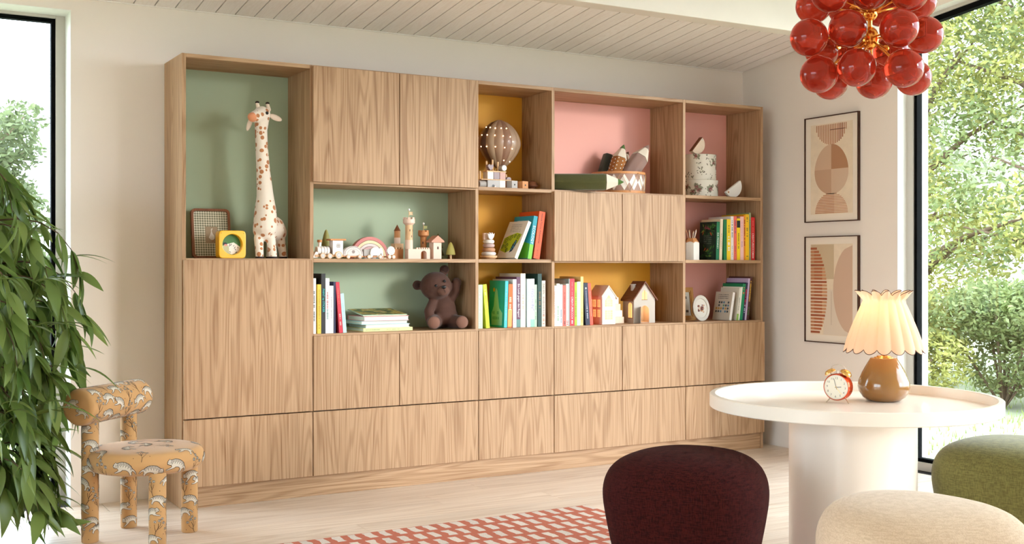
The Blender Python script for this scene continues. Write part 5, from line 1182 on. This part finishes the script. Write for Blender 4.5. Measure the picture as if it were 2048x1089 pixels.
# ------------------------------------------------------------------ rug
rm = bpy.data.materials.new('rug_weave'); rm.use_nodes = True; MATS['rug_weave'] = rm; nt = rm.node_tree; b = nt.nodes['Principled BSDF']; b.inputs['Roughness'].default_value = .95
tc = nt.nodes.new('ShaderNodeTexCoord'); no = nt.nodes.new('ShaderNodeTexNoise'); no.inputs['Scale'].default_value = 14; nt.links.new(tc.outputs['Object'], no.inputs['Vector'])
ma = nt.nodes.new('ShaderNodeVectorMath'); ma.operation = 'MULTIPLY_ADD'; ma.inputs[1].default_value = (.03, .012, 0); nt.links.new(no.outputs['Color'], ma.inputs[0]); nt.links.new(tc.outputs['Object'], ma.inputs[2])
bk = nt.nodes.new('ShaderNodeTexBrick'); bk.offset = .45; bk.inputs['Scale'].default_value = 1; bk.inputs['Brick Width'].default_value = .066; bk.inputs['Row Height'].default_value = .118; bk.inputs['Mortar Size'].default_value = .017; bk.inputs['Mortar Smooth'].default_value = .1
bk.inputs['Color1'].default_value = lin((226, 210, 196)); bk.inputs['Color2'].default_value = lin((214, 200, 188)); bk.inputs['Mortar'].default_value = lin((190, 104, 78))
nt.links.new(ma.outputs[0], bk.inputs['Vector']); n2 = nt.nodes.new('ShaderNodeTexNoise'); n2.inputs['Scale'].default_value = 420; nt.links.new(tc.outputs['Object'], n2.inputs['Vector'])
hs = nt.nodes.new('ShaderNodeHueSaturation'); mr = nt.nodes.new('ShaderNodeMapRange'); mr.inputs[1].default_value = .3; mr.inputs[2].default_value = .7; mr.inputs[3].default_value = .82; mr.inputs[4].default_value = 1.15
nt.links.new(n2.outputs[0], mr.inputs[0]); nt.links.new(mr.outputs[0], hs.inputs['Value']); nt.links.new(bk.outputs['Color'], hs.inputs['Color']); nt.links.new(hs.outputs[0], b.inputs['Base Color'])
bp = nt.nodes.new('ShaderNodeBump'); bp.inputs['Strength'].default_value = .5; bp.inputs['Distance'].default_value = .003; nt.links.new(n2.outputs[0], bp.inputs['Height']); nt.links.new(bp.outputs[0], b.inputs['Normal'])
tag(MB().box((-.85, -2.55, .0005), (1.583, -.842, .0085)).build('rug', rm, bev=.003), 'flat woven terracotta rug with rows of off-white blocks', 'rug')

# ------------------------------------------------------------------ tiger print chair
tg = mat('ochre_velvet', (194, 146, 92), .9, sheen=.2, bump=.15, bscale=600)
PW_, PD_ = mat('print_ivory', (214, 200, 180), .9), mat('print_black', (34, 26, 22), .9)
TIG = [(0.00, .34), (.02, .41), (.06, .46), (.085, .52), (.12, .47), (.2, .50), (.28, .54), (.35, .565), (.5, .57), (.65, .53), (.76, .46), (.83, .36), (.9, .31), (.97, .22), (1.0, .10), (.965, .09), (.92, .20), (.84, .26), (.80, .18), (.815, .06), (.79, .0), (.70, .0), (.72, .08), (.66, .2), (.55, .25), (.42, .23), (.36, .16), (.26, .10), (.14, .03), (.06, .0), (.04, .04), (.14, .11), (.24, .2), (.2, .27), (.12, .26), (.03, .27)]
def inside(y, poly):
    xs = []
    for (x0, y0), (x1, y1) in zip(poly, poly[1:] + poly[:1]):
        if (y0 <= y) != (y1 <= y): xs.append(x0 + (y - y0) / (y1 - y0) * (x1 - x0))
    return sorted(xs)
def dens(pts, step=.05, closed=True):
    out = []
    for (x0, y0), (x1, y1) in zip(pts, pts[1:] + (pts[:1] if closed else [])):
        k = max(1, int(math.hypot(x1 - x0, y1 - y0) / step)); out += [(x0 + (x1 - x0) * i / k, y0 + (y1 - y0) * i / k) for i in range(k)]
    return out + ([] if closed else [pts[-1]])
def tiger2d():
    wm, dm = MB(), MB(); st = .04; y = .0
    while y < .58:
        xs = inside(y + st / 2, TIG)
        for a, b_ in zip(xs[::2], xs[1::2]):
            k = max(1, int((b_ - a) / .07)); 
            for i in range(k): u0 = a + (b_ - a) * i / k; u1 = a + (b_ - a) * (i + 1) / k; wm.add([(u0, y, 0), (u1, y, 0), (u1, y + st, 0), (u0, y + st, 0)], [(0, 1, 2, 3)])
        y += st
    dm.ribbon(dens(TIG), .020, None, True)
    for k in range(13):                                            # stripes hang from the back
        x_ = .17 + .052 * k; xs = [q for q in inside2(x_, TIG)]
        if len(xs) >= 2:
            hi = xs[-1]; lo = max(xs[-2], hi - (.20 if k % 2 else .13)); dm.ribbon([(x_ + .02 * sin(q * 3), hi + (lo - hi) * q) for q in (0, .35, .7, 1)], .017)
    for x_ in (.10, .17): dm.ribbon([(x_, .42), (x_ + .02, .34), (x_, .30)], .015)
    dm.ribbon([(.02, .36), (.06, .37)], .02); dm.ribbon([(.03, .30), (.09, .30)], .014)
    return wm, dm
def inside2(x, poly): return inside(x, [(b, a) for a, b in poly])
def sprig2d():
    wm, dm = MB(), MB()
    dm.ribbon([(.5, 0), (.47, .2), (.52, .42), (.46, .66)], .022); dm.ribbon([(.50, .34), (.62, .46), (.70, .62)], .018); dm.ribbon([(.48, .22), (.36, .36), (.28, .54)], .018); dm.ribbon([(.52, .42), (.58, .6), (.56, .78)], .018)
    for cx, cy in ((.46, .76), (.72, .72), (.26, .64), (.57, .90)):
        for q in range(3):
            a = pi / 2 + (q - 1) * .8; c = circ(.055, 8, cx + .05 * cos(a), cy + .06 * sin(a), .75, 1.15); wm.flat(c); dm.ribbon(c, .012, None, True)
    for x_, y_ in ((.1, .3), (.9, .2)): dm.flat(circ(.022, 6, x_, y_))
    return wm, dm
MOT = [tiger2d(), sprig2d()]
def stamp(kind, size, flip, rot, place, W2, D2):
    wm, dm = MOT[kind]; ca, sa = cos(rot), sin(rot)
    for src, dst, off in ((wm, W2, .0006), (dm, D2, .0010)):
        vs = []
        for x, y, _ in src.v:
            u_, v_ = (x - .5) * (-1 if flip else 1) * size, (y - .3 if kind == 0 else y - .5) * size
            vs.append(place(u_ * ca - v_ * sa, u_ * sa + v_ * ca, off))
        dst.add(vs, src.f)
def finish(W2, D2, part):
    stuff(W2.build('print_motif', PW_, part, fix=False)); stuff(D2.build('print_lines', PD_, part, fix=False))
CC = V((-.262, -.424, 0))
t = thing('tiger_chair', 'low round chair upholstered in ochre fabric with a tiger print', 'chair', tuple(CC))
rg = random.Random(21)
LEGS = [(-.459, -.410, .50), (-.273, -.221, .50), (-.250, -.624, .285), (-.077, -.428, .285)]
for k, (lx, ly, lh) in enumerate(LEGS):
    x0, y0 = lx - CC.x, ly - CC.y; r_ = .0325
    lg = MB().lathe([(r_ - .003, 0), (r_, .004), (r_, lh)], 32, T(x0, y0, 0)).build('leg', tg, t, True)
    W2, D2 = MB(), MB(); zz = .035; j = k
    while zz < lh - .02:
        a0 = rad(-125) + (0.55 if j % 2 else -.55) + rg.uniform(-.2, .2)
        stamp(0 if j % 3 else 1, .072, rg.random() < .5, rg.uniform(-.5, .5), lambda u_, v_, off, a0=a0, zz=zz: ((x0 + (r_ + off) * cos(a0 + u_ / r_)), y0 + (r_ + off) * sin(a0 + u_ / r_), min(max(zz + v_, .002), lh)), W2, D2)
        a1 = a0 + 2.1; stamp(1 if j % 3 else 0, .066, rg.random() < .5, rg.uniform(-.4, .4), lambda u_, v_, off, a1=a1, zz=zz: ((x0 + (r_ + off) * cos(a1 + u_ / r_)), y0 + (r_ + off) * sin(a1 + u_ / r_), min(max(zz + .02 + v_, .002), lh)), W2, D2)
        zz += .050; j += 1
    finish(W2, D2, lg)
# seat: a thick round cushion
SR, S0, S1 = .226, .272, .366
SC_ = V((.012, -.006, 0))
SP = [(1e-6, S0), (.15, S0), (.195, S0 + .004), (.216, S0 + .018), (SR, S0 + .042), (SR - .003, S0 + .062), (.210, S1 - .012), (.185, S1 - .004), (.12, S1), (1e-6, S1 + .002)]
def smooth_prof(P, k=6):
    out = []
    for i in range(len(P) - 1):
        p0, p1, p2, p3 = P[max(i - 1, 0)], P[i], P[i + 1], P[min(i + 2, len(P) - 1)]
        for j in range(k):
            q = j / k; out.append(tuple(.5 * (2 * p1[c] + (p2[c] - p0[c]) * q + (2 * p0[c] - 5 * p1[c] + 4 * p2[c] - p3[c]) * q * q + (3 * p1[c] - p0[c] - 3 * p2[c] + p3[c]) * q ** 3) for c in (0, 1)))
    return [(max(r_, 1e-6), z_) for r_, z_ in out] + [P[-1]]
SPF = smooth_prof(SP)
st_ = MB().lathe(SPF, 72, T(SC_.x, SC_.y, 0)).build('seat', tg, t, True)
arc = [0.0]
for (r0, z0), (r1, z1) in zip(SPF[:-1], SPF[1:]): arc.append(arc[-1] + math.hypot(r1 - r0, z1 - z0))
def on_prof(s_):
    s_ = min(max(s_, 0.0), arc[-1] - 1e-6)
    for i in range(len(arc) - 1):
        if arc[i + 1] >= s_:
            q = (s_ - arc[i]) / max(arc[i + 1] - arc[i], 1e-9); (r0, z0), (r1, z1) = SPF[i], SPF[i + 1]; d = V((r1 - r0, z1 - z0)).normalized(); return r0 + (r1 - r0) * q, z0 + (z1 - z0) * q, d.y, -d.x
    return SPF[-1][0], SPF[-1][1], 0, 1
def top_z(r_):
    for (r0, z0), (r1, z1) in zip(SPF[:-1], SPF[1:]):
        if z0 > S1 - .03 and r1 <= r_ <= r0: return z1 + (z0 - z1) * (r_ - r1) / max(r0 - r1, 1e-9)
    return S1
W2, D2 = MB(), MB()
for k in range(14):
    a0 = 2 * pi * k / 14 + .1; s0 = .15 + .085 + (.008 if k % 2 else -.006)
    def pl(u_, v_, off, a0=a0, s0=s0):
        r_, z_, nr, nz = on_prof(s0 + v_); a = a0 + u_ / SR; return (SC_.x + (r_ + nr * off) * cos(a), SC_.y + (r_ + nr * off) * sin(a), z_ + nz * off)
    stamp(0 if k % 4 else 1, .092, k % 2 == 0, rg.uniform(-.4, .4), pl, W2, D2)
    def pl2(u_, v_, off, a0=a0 + .28, s0=.15 + .155):
        r_, z_, nr, nz = on_prof(s0 + v_); a = a0 + u_ / max(r_, .1); return (SC_.x + (r_ + nr * off) * cos(a), SC_.y + (r_ + nr * off) * sin(a), z_ + nz * off)
    if k % 2: stamp(1 if k % 3 == 0 else 0, .075, k % 4 == 1, rg.uniform(-.6, .6), pl2, W2, D2)
for x_, y_ in ((-.08, -.05), (.05, -.06), (-.03, .08), (.09, .05), (.0, .0)):
    def pl3(u_, v_, off, x_=x_, y_=y_): px, py = x_ + u_, y_ + v_; return (SC_.x + px, SC_.y + py, top_z(math.hypot(px, py)) + off)
    stamp(0 if rg.random() < .7 else 1, .085, rg.random() < .5, rg.uniform(-2, 2), pl3, W2, D2)
finish(W2, D2, st_)
# backrest roll
AX = V((.702, .713, 0)).normalized(); NX = V((AX.y, -AX.x, 0)); RR = .072; A0 = V((-.459, -.410, .535)) - CC - AX * .085; LR = .43
RM = M.Translation(A0) @ M(((AX.x, NX.x, 0, 0), (AX.y, NX.y, 0, 0), (0, 0, 1, 0), (0, 0, 0, 1)))    # x along the roll
RP = [(1e-6, 0), (RR * .72, .001), (RR * .9, .006), (RR * .985, .018), (RR, .034), (RR, LR - .034), (RR * .985, LR - .018), (RR * .9, LR - .006), (RR * .72, LR - .001), (1e-6, LR)]
rl = MB().lathe(RP, 48, RM @ R(90, 'Y')).build('backrest', tg, t, True)
W2, D2 = MB(), MB()
for i in range(6):
    for j in range(7):
        a0 = 2 * pi * j / 7 + (.4 if i % 2 else 0); x0 = .045 + .068 * i
        def pl(u_, v_, off, a0=a0, x0=x0):
            x_ = min(max(x0 + u_, .020), LR - .020); a = a0 + v_ / RR; return tuple(RM @ V((x_, (RR + off) * cos(a), (RR + off) * sin(a))))
        stamp(0 if (i + 2 * j) % 3 else 1, .078, rg.random() < .5, rg.uniform(-.5, .5), pl, W2, D2)
for e_, s_ in ((-.0012, -1),):
    for x_, y_ in ((-.02, .015), (.025, -.02)):
        stamp(0, .06, x_ < 0, rg.uniform(-.5, .5), lambda u_, v_, off, x_=x_, y_=y_: tuple(RM @ V((.0005 - off, x_ + u_, y_ + v_))), W2, D2)
finish(W2, D2, rl)

# ------------------------------------------------------------------ chandelier of red glass globes
rgm = bpy.data.materials.new('red_glass'); rgm.use_nodes = True; MATS['red_glass'] = rgm; nt = rgm.node_tree; b = nt.nodes['Principled BSDF']
b.inputs['Base Color'].default_value = lin((198, 56, 34)); b.inputs['Roughness'].default_value = .04; b.inputs['Transmission Weight'].default_value = .62; b.inputs['IOR'].default_value = 1.35

gold = mat('chandelier_gold', (232, 160, 72), .22, metal=1.0)
F_ = V((sin(rad(30.31)), cos(rad(30.31)), 0)); R_ = V((cos(rad(30.31)), -sin(rad(30.31)), 0)); HUB = V((1.756, -2.3284, 1.8631))
t = thing('chandelier', 'hanging chandelier of glossy red glass globes on gold rods', 'lamp', tuple(HUB))
GR = .0628
# offsets from the hub: sideways, away from the viewer, up
GL = [(-.1186, -.143, .004), (.026, -.22, -.0091), (-.238, -.11, -.0181), (-.0952, -.165, -.1291), (.0498, -.198, -.1364), (-.2022, -.099, -.1396), (.1675, -.055, .0014), (.0224, .0275, -.141), (-.1127, .0825, -.1356),
      (.1781, .0826, -.1214), (-.1259, .1375, -.0135), (-.1757, -.1375, .1235), (-.034, -.11, .1368), (.0893, -.1375, .1269), (-.1652, .11, .1368), (.1962, .0825, .1445), (-.0298, .1925, .1519), (.0932, .1651, .1385),
      (-.0082, .1925, -.0104), (.1361, .1925, -.0104), (-.075, 0, .2405), (.075, 0, .2454), (0, -.02, .350), (-.17, .05, .275), (.20, .03, .285)]
MB().ball((0, 0, 0), .030, 24, (1, 1, 1.35)).build('hub', gold, t, True)
MB().ball((0, 0, .085), .026, 20).build('hub', gold, t, True)
MB().cyl(.008, ceil_z(HUB.y) - HUB.z - .002, 14, T(0, 0, 0)).build('stem', gold, t, 'auto')
MB().cyl(.05, .02, 28, T(0, 0, ceil_z(HUB.y) - HUB.z - .028)).build('ceiling_cup', gold, t, 'auto')
for a, d, u_ in GL:
    c = R_ * a + F_ * d + V((0, 0, u_)); o = V((0, 0, .085 if u_ > .06 else 0)); dr = (c - o).normalized()
    MB().tube([o, c - dr * (GR - .004)], .0036, 8).build('rod', gold, t, True)
    gb = MB().ball(tuple(c), GR, 40).build('globe', rgm, t, True)
    MB().lathe([(.011, -.004), (.013, 0), (.011, .006)], 16, T(*(c - dr * (GR + .001))) @ dr.to_track_quat('Z', 'Y').to_matrix().to_4x4()).build('collar', gold, gb, 'auto')

# ------------------------------------------------------------------ leafy plant by the left window
def leaf_mat(name, col, col2, trans=.35, rough=.45):
    m = bpy.data.materials.new(name); m.use_nodes = True; MATS[name] = m; nt = m.node_tree; b = nt.nodes['Principled BSDF']; o_ = nt.nodes['Material Output']
    oi = nt.nodes.new('ShaderNodeObjectInfo'); ge = nt.nodes.new('ShaderNodeNewGeometry'); ad = nt.nodes.new('ShaderNodeMath'); ad.operation = 'ADD'; fr = nt.nodes.new('ShaderNodeMath'); fr.operation = 'FRACT'
    nt.links.new(oi.outputs['Random'], ad.inputs[0]); nt.links.new(ge.outputs['Random Per Island'], ad.inputs[1]); nt.links.new(ad.outputs[0], fr.inputs[0])
    mx = nt.nodes.new('ShaderNodeMix'); mx.data_type = 'RGBA'; mx.inputs[6].default_value = lin(col); mx.inputs[7].default_value = lin(col2); nt.links.new(fr.outputs[0], mx.inputs[0])
    nt.links.new(mx.outputs[2], b.inputs['Base Color']); b.inputs['Roughness'].default_value = rough
    tl = nt.nodes.new('ShaderNodeBsdfTranslucent'); ms = nt.nodes.new('ShaderNodeMixShader'); ms.inputs[0].default_value = trans
    nt.links.new(mx.outputs[2], tl.inputs[0]); nt.links.new(b.outputs[0], ms.inputs[1]); nt.links.new(tl.outputs[0], ms.inputs[2]); nt.links.new(ms.outputs[0], o_.inputs[0])
    return m
lm = leaf_mat('ficus_leaf', (78, 104, 42), (132, 150, 78), .35, .34)
PX, PY = -.965, -.330
t = thing('tall_houseplant', 'tall bushy houseplant with long drooping green leaves by the left window', 'plant', (PX, PY, 0))
MB().lathe([(0, 0), (.12, 0), (.155, .26), (.150, .262), (.140, .235), (0, .235)], 40).build('pot', mat('clay_pot', (206, 190, 172), .8), t, 'auto')
MB().tube([(0, 0, .2), (.01, .01, .5), (-.01, 0, .9), (.01, -.01, 1.40)], lambda q: .016 - .009 * q, 8).build('trunk', mat('plant_bark', (92, 68, 50), .9), t, True)
rg = random.Random(33)
def leaf_mesh(L_, w_, curl, sag):
    vs = []; fs = []; K = 8
    for j in range(K + 1):
        q = j / K; hw = w_ * .5 * (sin(pi * min(1, q * 1.02) ** .80)) ** .85 if 0 < j < K else .0004
        x = L_ * (q - sag * .18 * q * q); z = -sag * L_ * .55 * q * q
        vs += [(x, -hw, z + hw * curl), (x, 0, z), (x, hw, z + hw * curl)]
    for j in range(K):
        a = j * 3; fs += [(a, a + 3, a + 4, a + 1), (a + 1, a + 4, a + 5, a + 2)]
    return MB().add(vs, fs)
LM = []
for L_, w_, c_, s_ in ((.170, .040, .35, .25), (.150, .044, .3, .5), (.190, .033, .4, .4), (.130, .032, .3, .2), (.175, .046, .25, .6), (.205, .022, .4, .8)):
    q = leaf_mesh(L_, w_, c_, s_); me = q.mesh('leaf'); me.shade_smooth(); me.materials.append(lm); LM.append((q, me))
side = R_; dep = F_
places = []                                                     # (matrix, kind)
twigs = MB()
for k in range(104):
    z0 = rg.uniform(.16, 1.42); ang = rg.uniform(-pi, pi)
    if rg.random() < .62: ang = rg.uniform(-1.5, .9)             # more of it on the side towards the room
    out = V((cos(ang), sin(ang), 0)); out = (side * cos(ang) + (-dep) * sin(ang))
    tier = .56 if .8 < z0 < 1.2 else (.44 if z0 < .75 else .36)
    ln = tier * rg.uniform(.55, 1.0)
    p0 = V((0, 0, z0)); P = []
    for j in range(8):
        q = j / 7; P.append(p0 + out * ln * (1 - (1 - q) ** 1.5) + V((0, 0, .12 * sin(q * pi * .8) - .20 * q * q)))
    twigs.tube(P, lambda q: .0035 * (1 - q) + .0012, 5)
    for j in range(2, 8):
        for r_ in range(3 if j > 4 else 2):
            d = (out * rg.uniform(.0, .9) + side * rg.uniform(-.5, .55) + dep * rg.uniform(-.6, .4) + V((0, 0, rg.uniform(-1.7, -.25 if j < 7 else .2)))).normalized()
            up = V((rg.uniform(-.4, .4), rg.uniform(-.4, .4), 1)); y_ = up.cross(d).normalized(); z_ = d.cross(y_)
            y_ = (y_ * cos(.6 * rg.uniform(-1, 1)) + z_ * sin(.6 * rg.uniform(-1, 1))).normalized(); z_ = d.cross(y_)
            s_ = rg.uniform(.75, 1.15)
            m_ = M(((d.x * s_, y_.x * s_, z_.x * s_, P[j].x), (d.y * s_, y_.y * s_, z_.y * s_, P[j].y), (d.z * s_, y_.z * s_, z_.z * s_, P[j].z), (0, 0, 0, 1)))
            places.append((m_, rg.randrange(6)))
for kx in range(14):                                             # a few long shoots arching towards the chair
    z0 = rg.choice((1.10, 1.02, .58, .55, .50, .85)); a = rg.uniform(-.7, .2); out = side * cos(a) - dep * sin(a) * -1
    q = .42 * rg.uniform(.8, 1.1); p = V((0, 0, z0)) + out * q
    d = (out + V((0, 0, rg.uniform(.1, .5)))).normalized(); y_ = V((0, 0, 1)).cross(d).normalized(); z_ = d.cross(y_)
    places.append((M(((d.x, y_.x, z_.x, p.x), (d.y, y_.y, z_.y, p.y), (d.z, y_.z, z_.z, p.z), (0, 0, 0, 1))), 5))
stuff(twigs.build('twigs', 'plant_bark', t, True))
def toward(pm):                                                  # leaves nearest the room first
    p = pm[0].translation; return p.dot(side) - p.dot(dep) * .6
places = [pm for pm in places if PY + (pm[0] @ V((.19, 0, 0))).y < YB - .06 and PX + pm[0].translation.x < .2 and (pm[0] @ V((.19, 0, -.08))).z > .02]
places.sort(key=toward, reverse=True)
rest = MB()
for i, (m_, kd) in enumerate(places):
    if i < 300:
        o = bpy.data.objects.new('leaf', LM[kd][1]); COL.objects.link(o); o.parent = t; o.matrix_local = m_
    else: rest.add(LM[kd][0].v, LM[kd][0].f, m_)
stuff(rest.build('foliage', lm, t, True, fix=False))

# ------------------------------------------------------------------ garden
gm = mat('lawn_soil', (136, 140, 112), .95, var=.2, vscale=3)
struct(MB().box((-30, -30, -.34), (40, 40, -.14)).build('ground', gm))
rg = random.Random(5)
grass = MB()
for k in range(9000):
    x, y = (rg.uniform(3.9, 9.5), rg.uniform(-2.8, 6.5)) if k % 3 else (rg.uniform(-2.6, .8), rg.uniform(.75, 4.5))
    if k % 3 == 0 and False: continue
    h = rg.uniform(.03, .07); a = rg.uniform(0, pi); w_ = .006; lx, ly = rg.uniform(-.02, .02), rg.uniform(-.02, .02)
    grass.add([(x - w_ * cos(a), y - w_ * sin(a), -.142), (x + w_ * cos(a), y + w_ * sin(a), -.142), (x + lx, y + ly, -.142 + h)], [(0, 1, 2)])
o = stuff(grass.build('lawn_grass', leaf_mat('grass_blade', (120, 140, 70), (160, 172, 98), .4, .7), None, fix=False)); tag(o, 'short green lawn grass outside the windows', 'grass')
leafA = leaf_mat('tree_leaf_yellow', (150, 152, 78), (196, 192, 118), .5, .6); leafB = leaf_mat('tree_leaf_green', (112, 128, 78), (158, 166, 110), .5, .6); leafC = leaf_mat('tree_leaf_pale', (180, 188, 160), (212, 214, 190), .5, .6)
leafD = leaf_mat('tree_leaf_grey', (84, 96, 62), (122, 132, 92), .5, .6); leafE = leaf_mat('shrub_leaf_dark', (44, 58, 32), (84, 98, 58), .4, .6)
bark = mat('tree_bark', (110, 90, 74), .95, var=.15)
import numpy as np
def crown(parent, blobs, n, size, m, seed):
    g = np.random.default_rng(seed); tot = sum(b_[3] ** 2 for b_ in blobs); P = []
    for (cx, cy, cz, rr_) in blobs:
        k = int(n * rr_ * rr_ / tot); d = g.normal(size=(k, 3)); d /= np.linalg.norm(d, axis=1)[:, None]
        d *= (rr_ * g.uniform(.35, 1.05, k) ** .5)[:, None]; d[:, 2] *= .8; P.append(d + np.array((cx, cy, cz)))
    P = np.concatenate(P); P = P[P[:, 2] > .02]; k = len(P)
    a = g.normal(size=(k, 3)); a[:, 2] *= .7; a /= np.linalg.norm(a, axis=1)[:, None]
    b_ = np.cross(a, g.normal(size=(k, 3))); b_ /= np.linalg.norm(b_, axis=1)[:, None]; s_ = (size * g.uniform(.6, 1.3, k))[:, None]
    vs = np.stack([P - a * s_, P + b_ * s_ * .42, P + a * s_, P - b_ * s_ * .42], 1).reshape(-1, 3)
    me = bpy.data.meshes.new('crown'); me.from_pydata(vs.tolist(), [], np.arange(4 * k).reshape(-1, 4).tolist()); me.materials.append(m)
    o = bpy.data.objects.new('crown', me); COL.objects.link(o); o.parent = parent; return stuff(o)
def tree(label, x, y, h, spread, m, seed, n=5200, low=.8, size=.036, group='trees in the garden'):
    t = thing('garden_tree', label, 'tree', (x, y, -.14), 0, group); r2 = random.Random(seed)
    mb = MB(); mb.tube([(0, 0, 0), (.05, .03, h * .3), (-.04, .05, h * .62), (.05, 0, h * .9)], lambda q: .11 * (1 - q) + .03, 9)
    bl = []
    for k in range(30):
        a = r2.uniform(0, 2 * pi); zc = low + (h - low) * (k + .5) / 30; rr_ = spread * r2.uniform(.20, .40); q = spread * r2.uniform(.15, .95) * (1.1 - .5 * zc / h)
        bl.append((q * cos(a), q * sin(a), zc, rr_)); mb.tube([(0, .03, zc * .72), (q * .5 * cos(a), q * .5 * sin(a), zc * .9), (q * cos(a), q * sin(a), zc)], lambda w_: .035 * (1 - w_) + .008, 6)
    mb.build('trunk', bark, t, True); crown(t, bl, n, size, m, seed); return t
def shrub(label, x, y, h, spread, m, seed, n=12000, size=.028):
    t = thing('garden_shrub', label, 'shrub', (x, y, -.14), 0, 'hedge shrubs along the lawn'); r2 = random.Random(seed)
    mb = MB(); bl = []
    for k in range(9):
        a = 2 * pi * k / 9 + r2.uniform(-.3, .3); q = spread * r2.uniform(.1, .7); zc = h * r2.uniform(.3, .8); bl.append((q * cos(a), q * sin(a), zc, spread * r2.uniform(.38, .5))); mb.tube([(0, 0, 0), (q * cos(a), q * sin(a), zc)], .012, 5)
    mb.build('stems', bark, t, True); crown(t, bl, n, size, m, seed); return t
# seen through the right window
tree('yellow green tree nearest the right window frame', 8.1, 2.9, 5.6, 1.9, leafA, 1, 36000)
tree('green tree filling the middle of the right window', 8.9, 1.3, 6.0, 2.0, leafB, 2, 36000)
tree('pale green tree at the right edge of the right window', 9.9, .3, 6.2, 2.0, leafA, 3, 36000)
tree('tall pale tree farther behind the right window', 9.6, 4.8, 7.0, 2.2, leafC, 4, 22000, .9, .05)
tree('distant pale tree beyond the hedge on the right', 12.4, 3.2, 7.5, 2.6, leafC, 9, 20000, .9, .06)
tree('distant tree at the far right beyond the hedge', 12.8, .6, 7.5, 2.6, leafB, 10, 20000, .9, .06)
for k, (x, y) in enumerate(((6.2, 2.7), (6.75, 1.95), (7.25, 1.2), (7.75, .45), (8.2, -.3))):
    shrub(('leafy hedge shrub beside the right window frame', 'second hedge shrub from the right window frame', 'middle hedge shrub behind the lamp and table', 'fourth hedge shrub from the right window frame', 'rightmost hedge shrub at the picture edge')[k], x, y, 1.15, .72, (leafB, leafA, leafB, leafC, leafB)[k], 20 + k)
# seen through the left window
tree('pale tree with open crown beyond the left window', .3, 12.5, 3.35, 1.25, leafD, 5, 9000, 1.0, .06)
tree('fainter tree left of it beyond the left window', -2.2, 14.0, 2.3, 1.4, leafD, 6, 8000, .9, .07)
for k, (x, y) in enumerate(((-1.5, 5.6), (-.2, 5.9), (.9, 5.7))):
    shrub(('grey green shrub behind the houseplant outside', 'dark leafy shrub low in the left window', 'shrub at the right side of the left window')[k], x, y, 1.05, .72, leafE, 40 + k, 8000)

# ------------------------------------------------------------------ small joined prints are not countable things
for o in bpy.data.objects:
    if o.parent and o.type == 'MESH' and o.name.split('.')[0] in ('lettering', 'cover_pictures', 'cover_leaves', 'cover_spots', 'cover_swirls', 'title', 'rivets'): o['kind'] = 'stuff'
cy_ = SC.cycles
cy_.max_bounces = 8; cy_.use_light_tree = False; cy_.diffuse_bounces = 4; cy_.glossy_bounces = 3; cy_.transmission_bounces = 6; cy_.transparent_max_bounces = 6
cy_.use_adaptive_sampling = True; cy_.adaptive_threshold = 0.06; cy_.adaptive_min_samples = 12
cy_.caustics_reflective = False; cy_.caustics_refractive = False; cy_.sample_clamp_indirect = 6.0
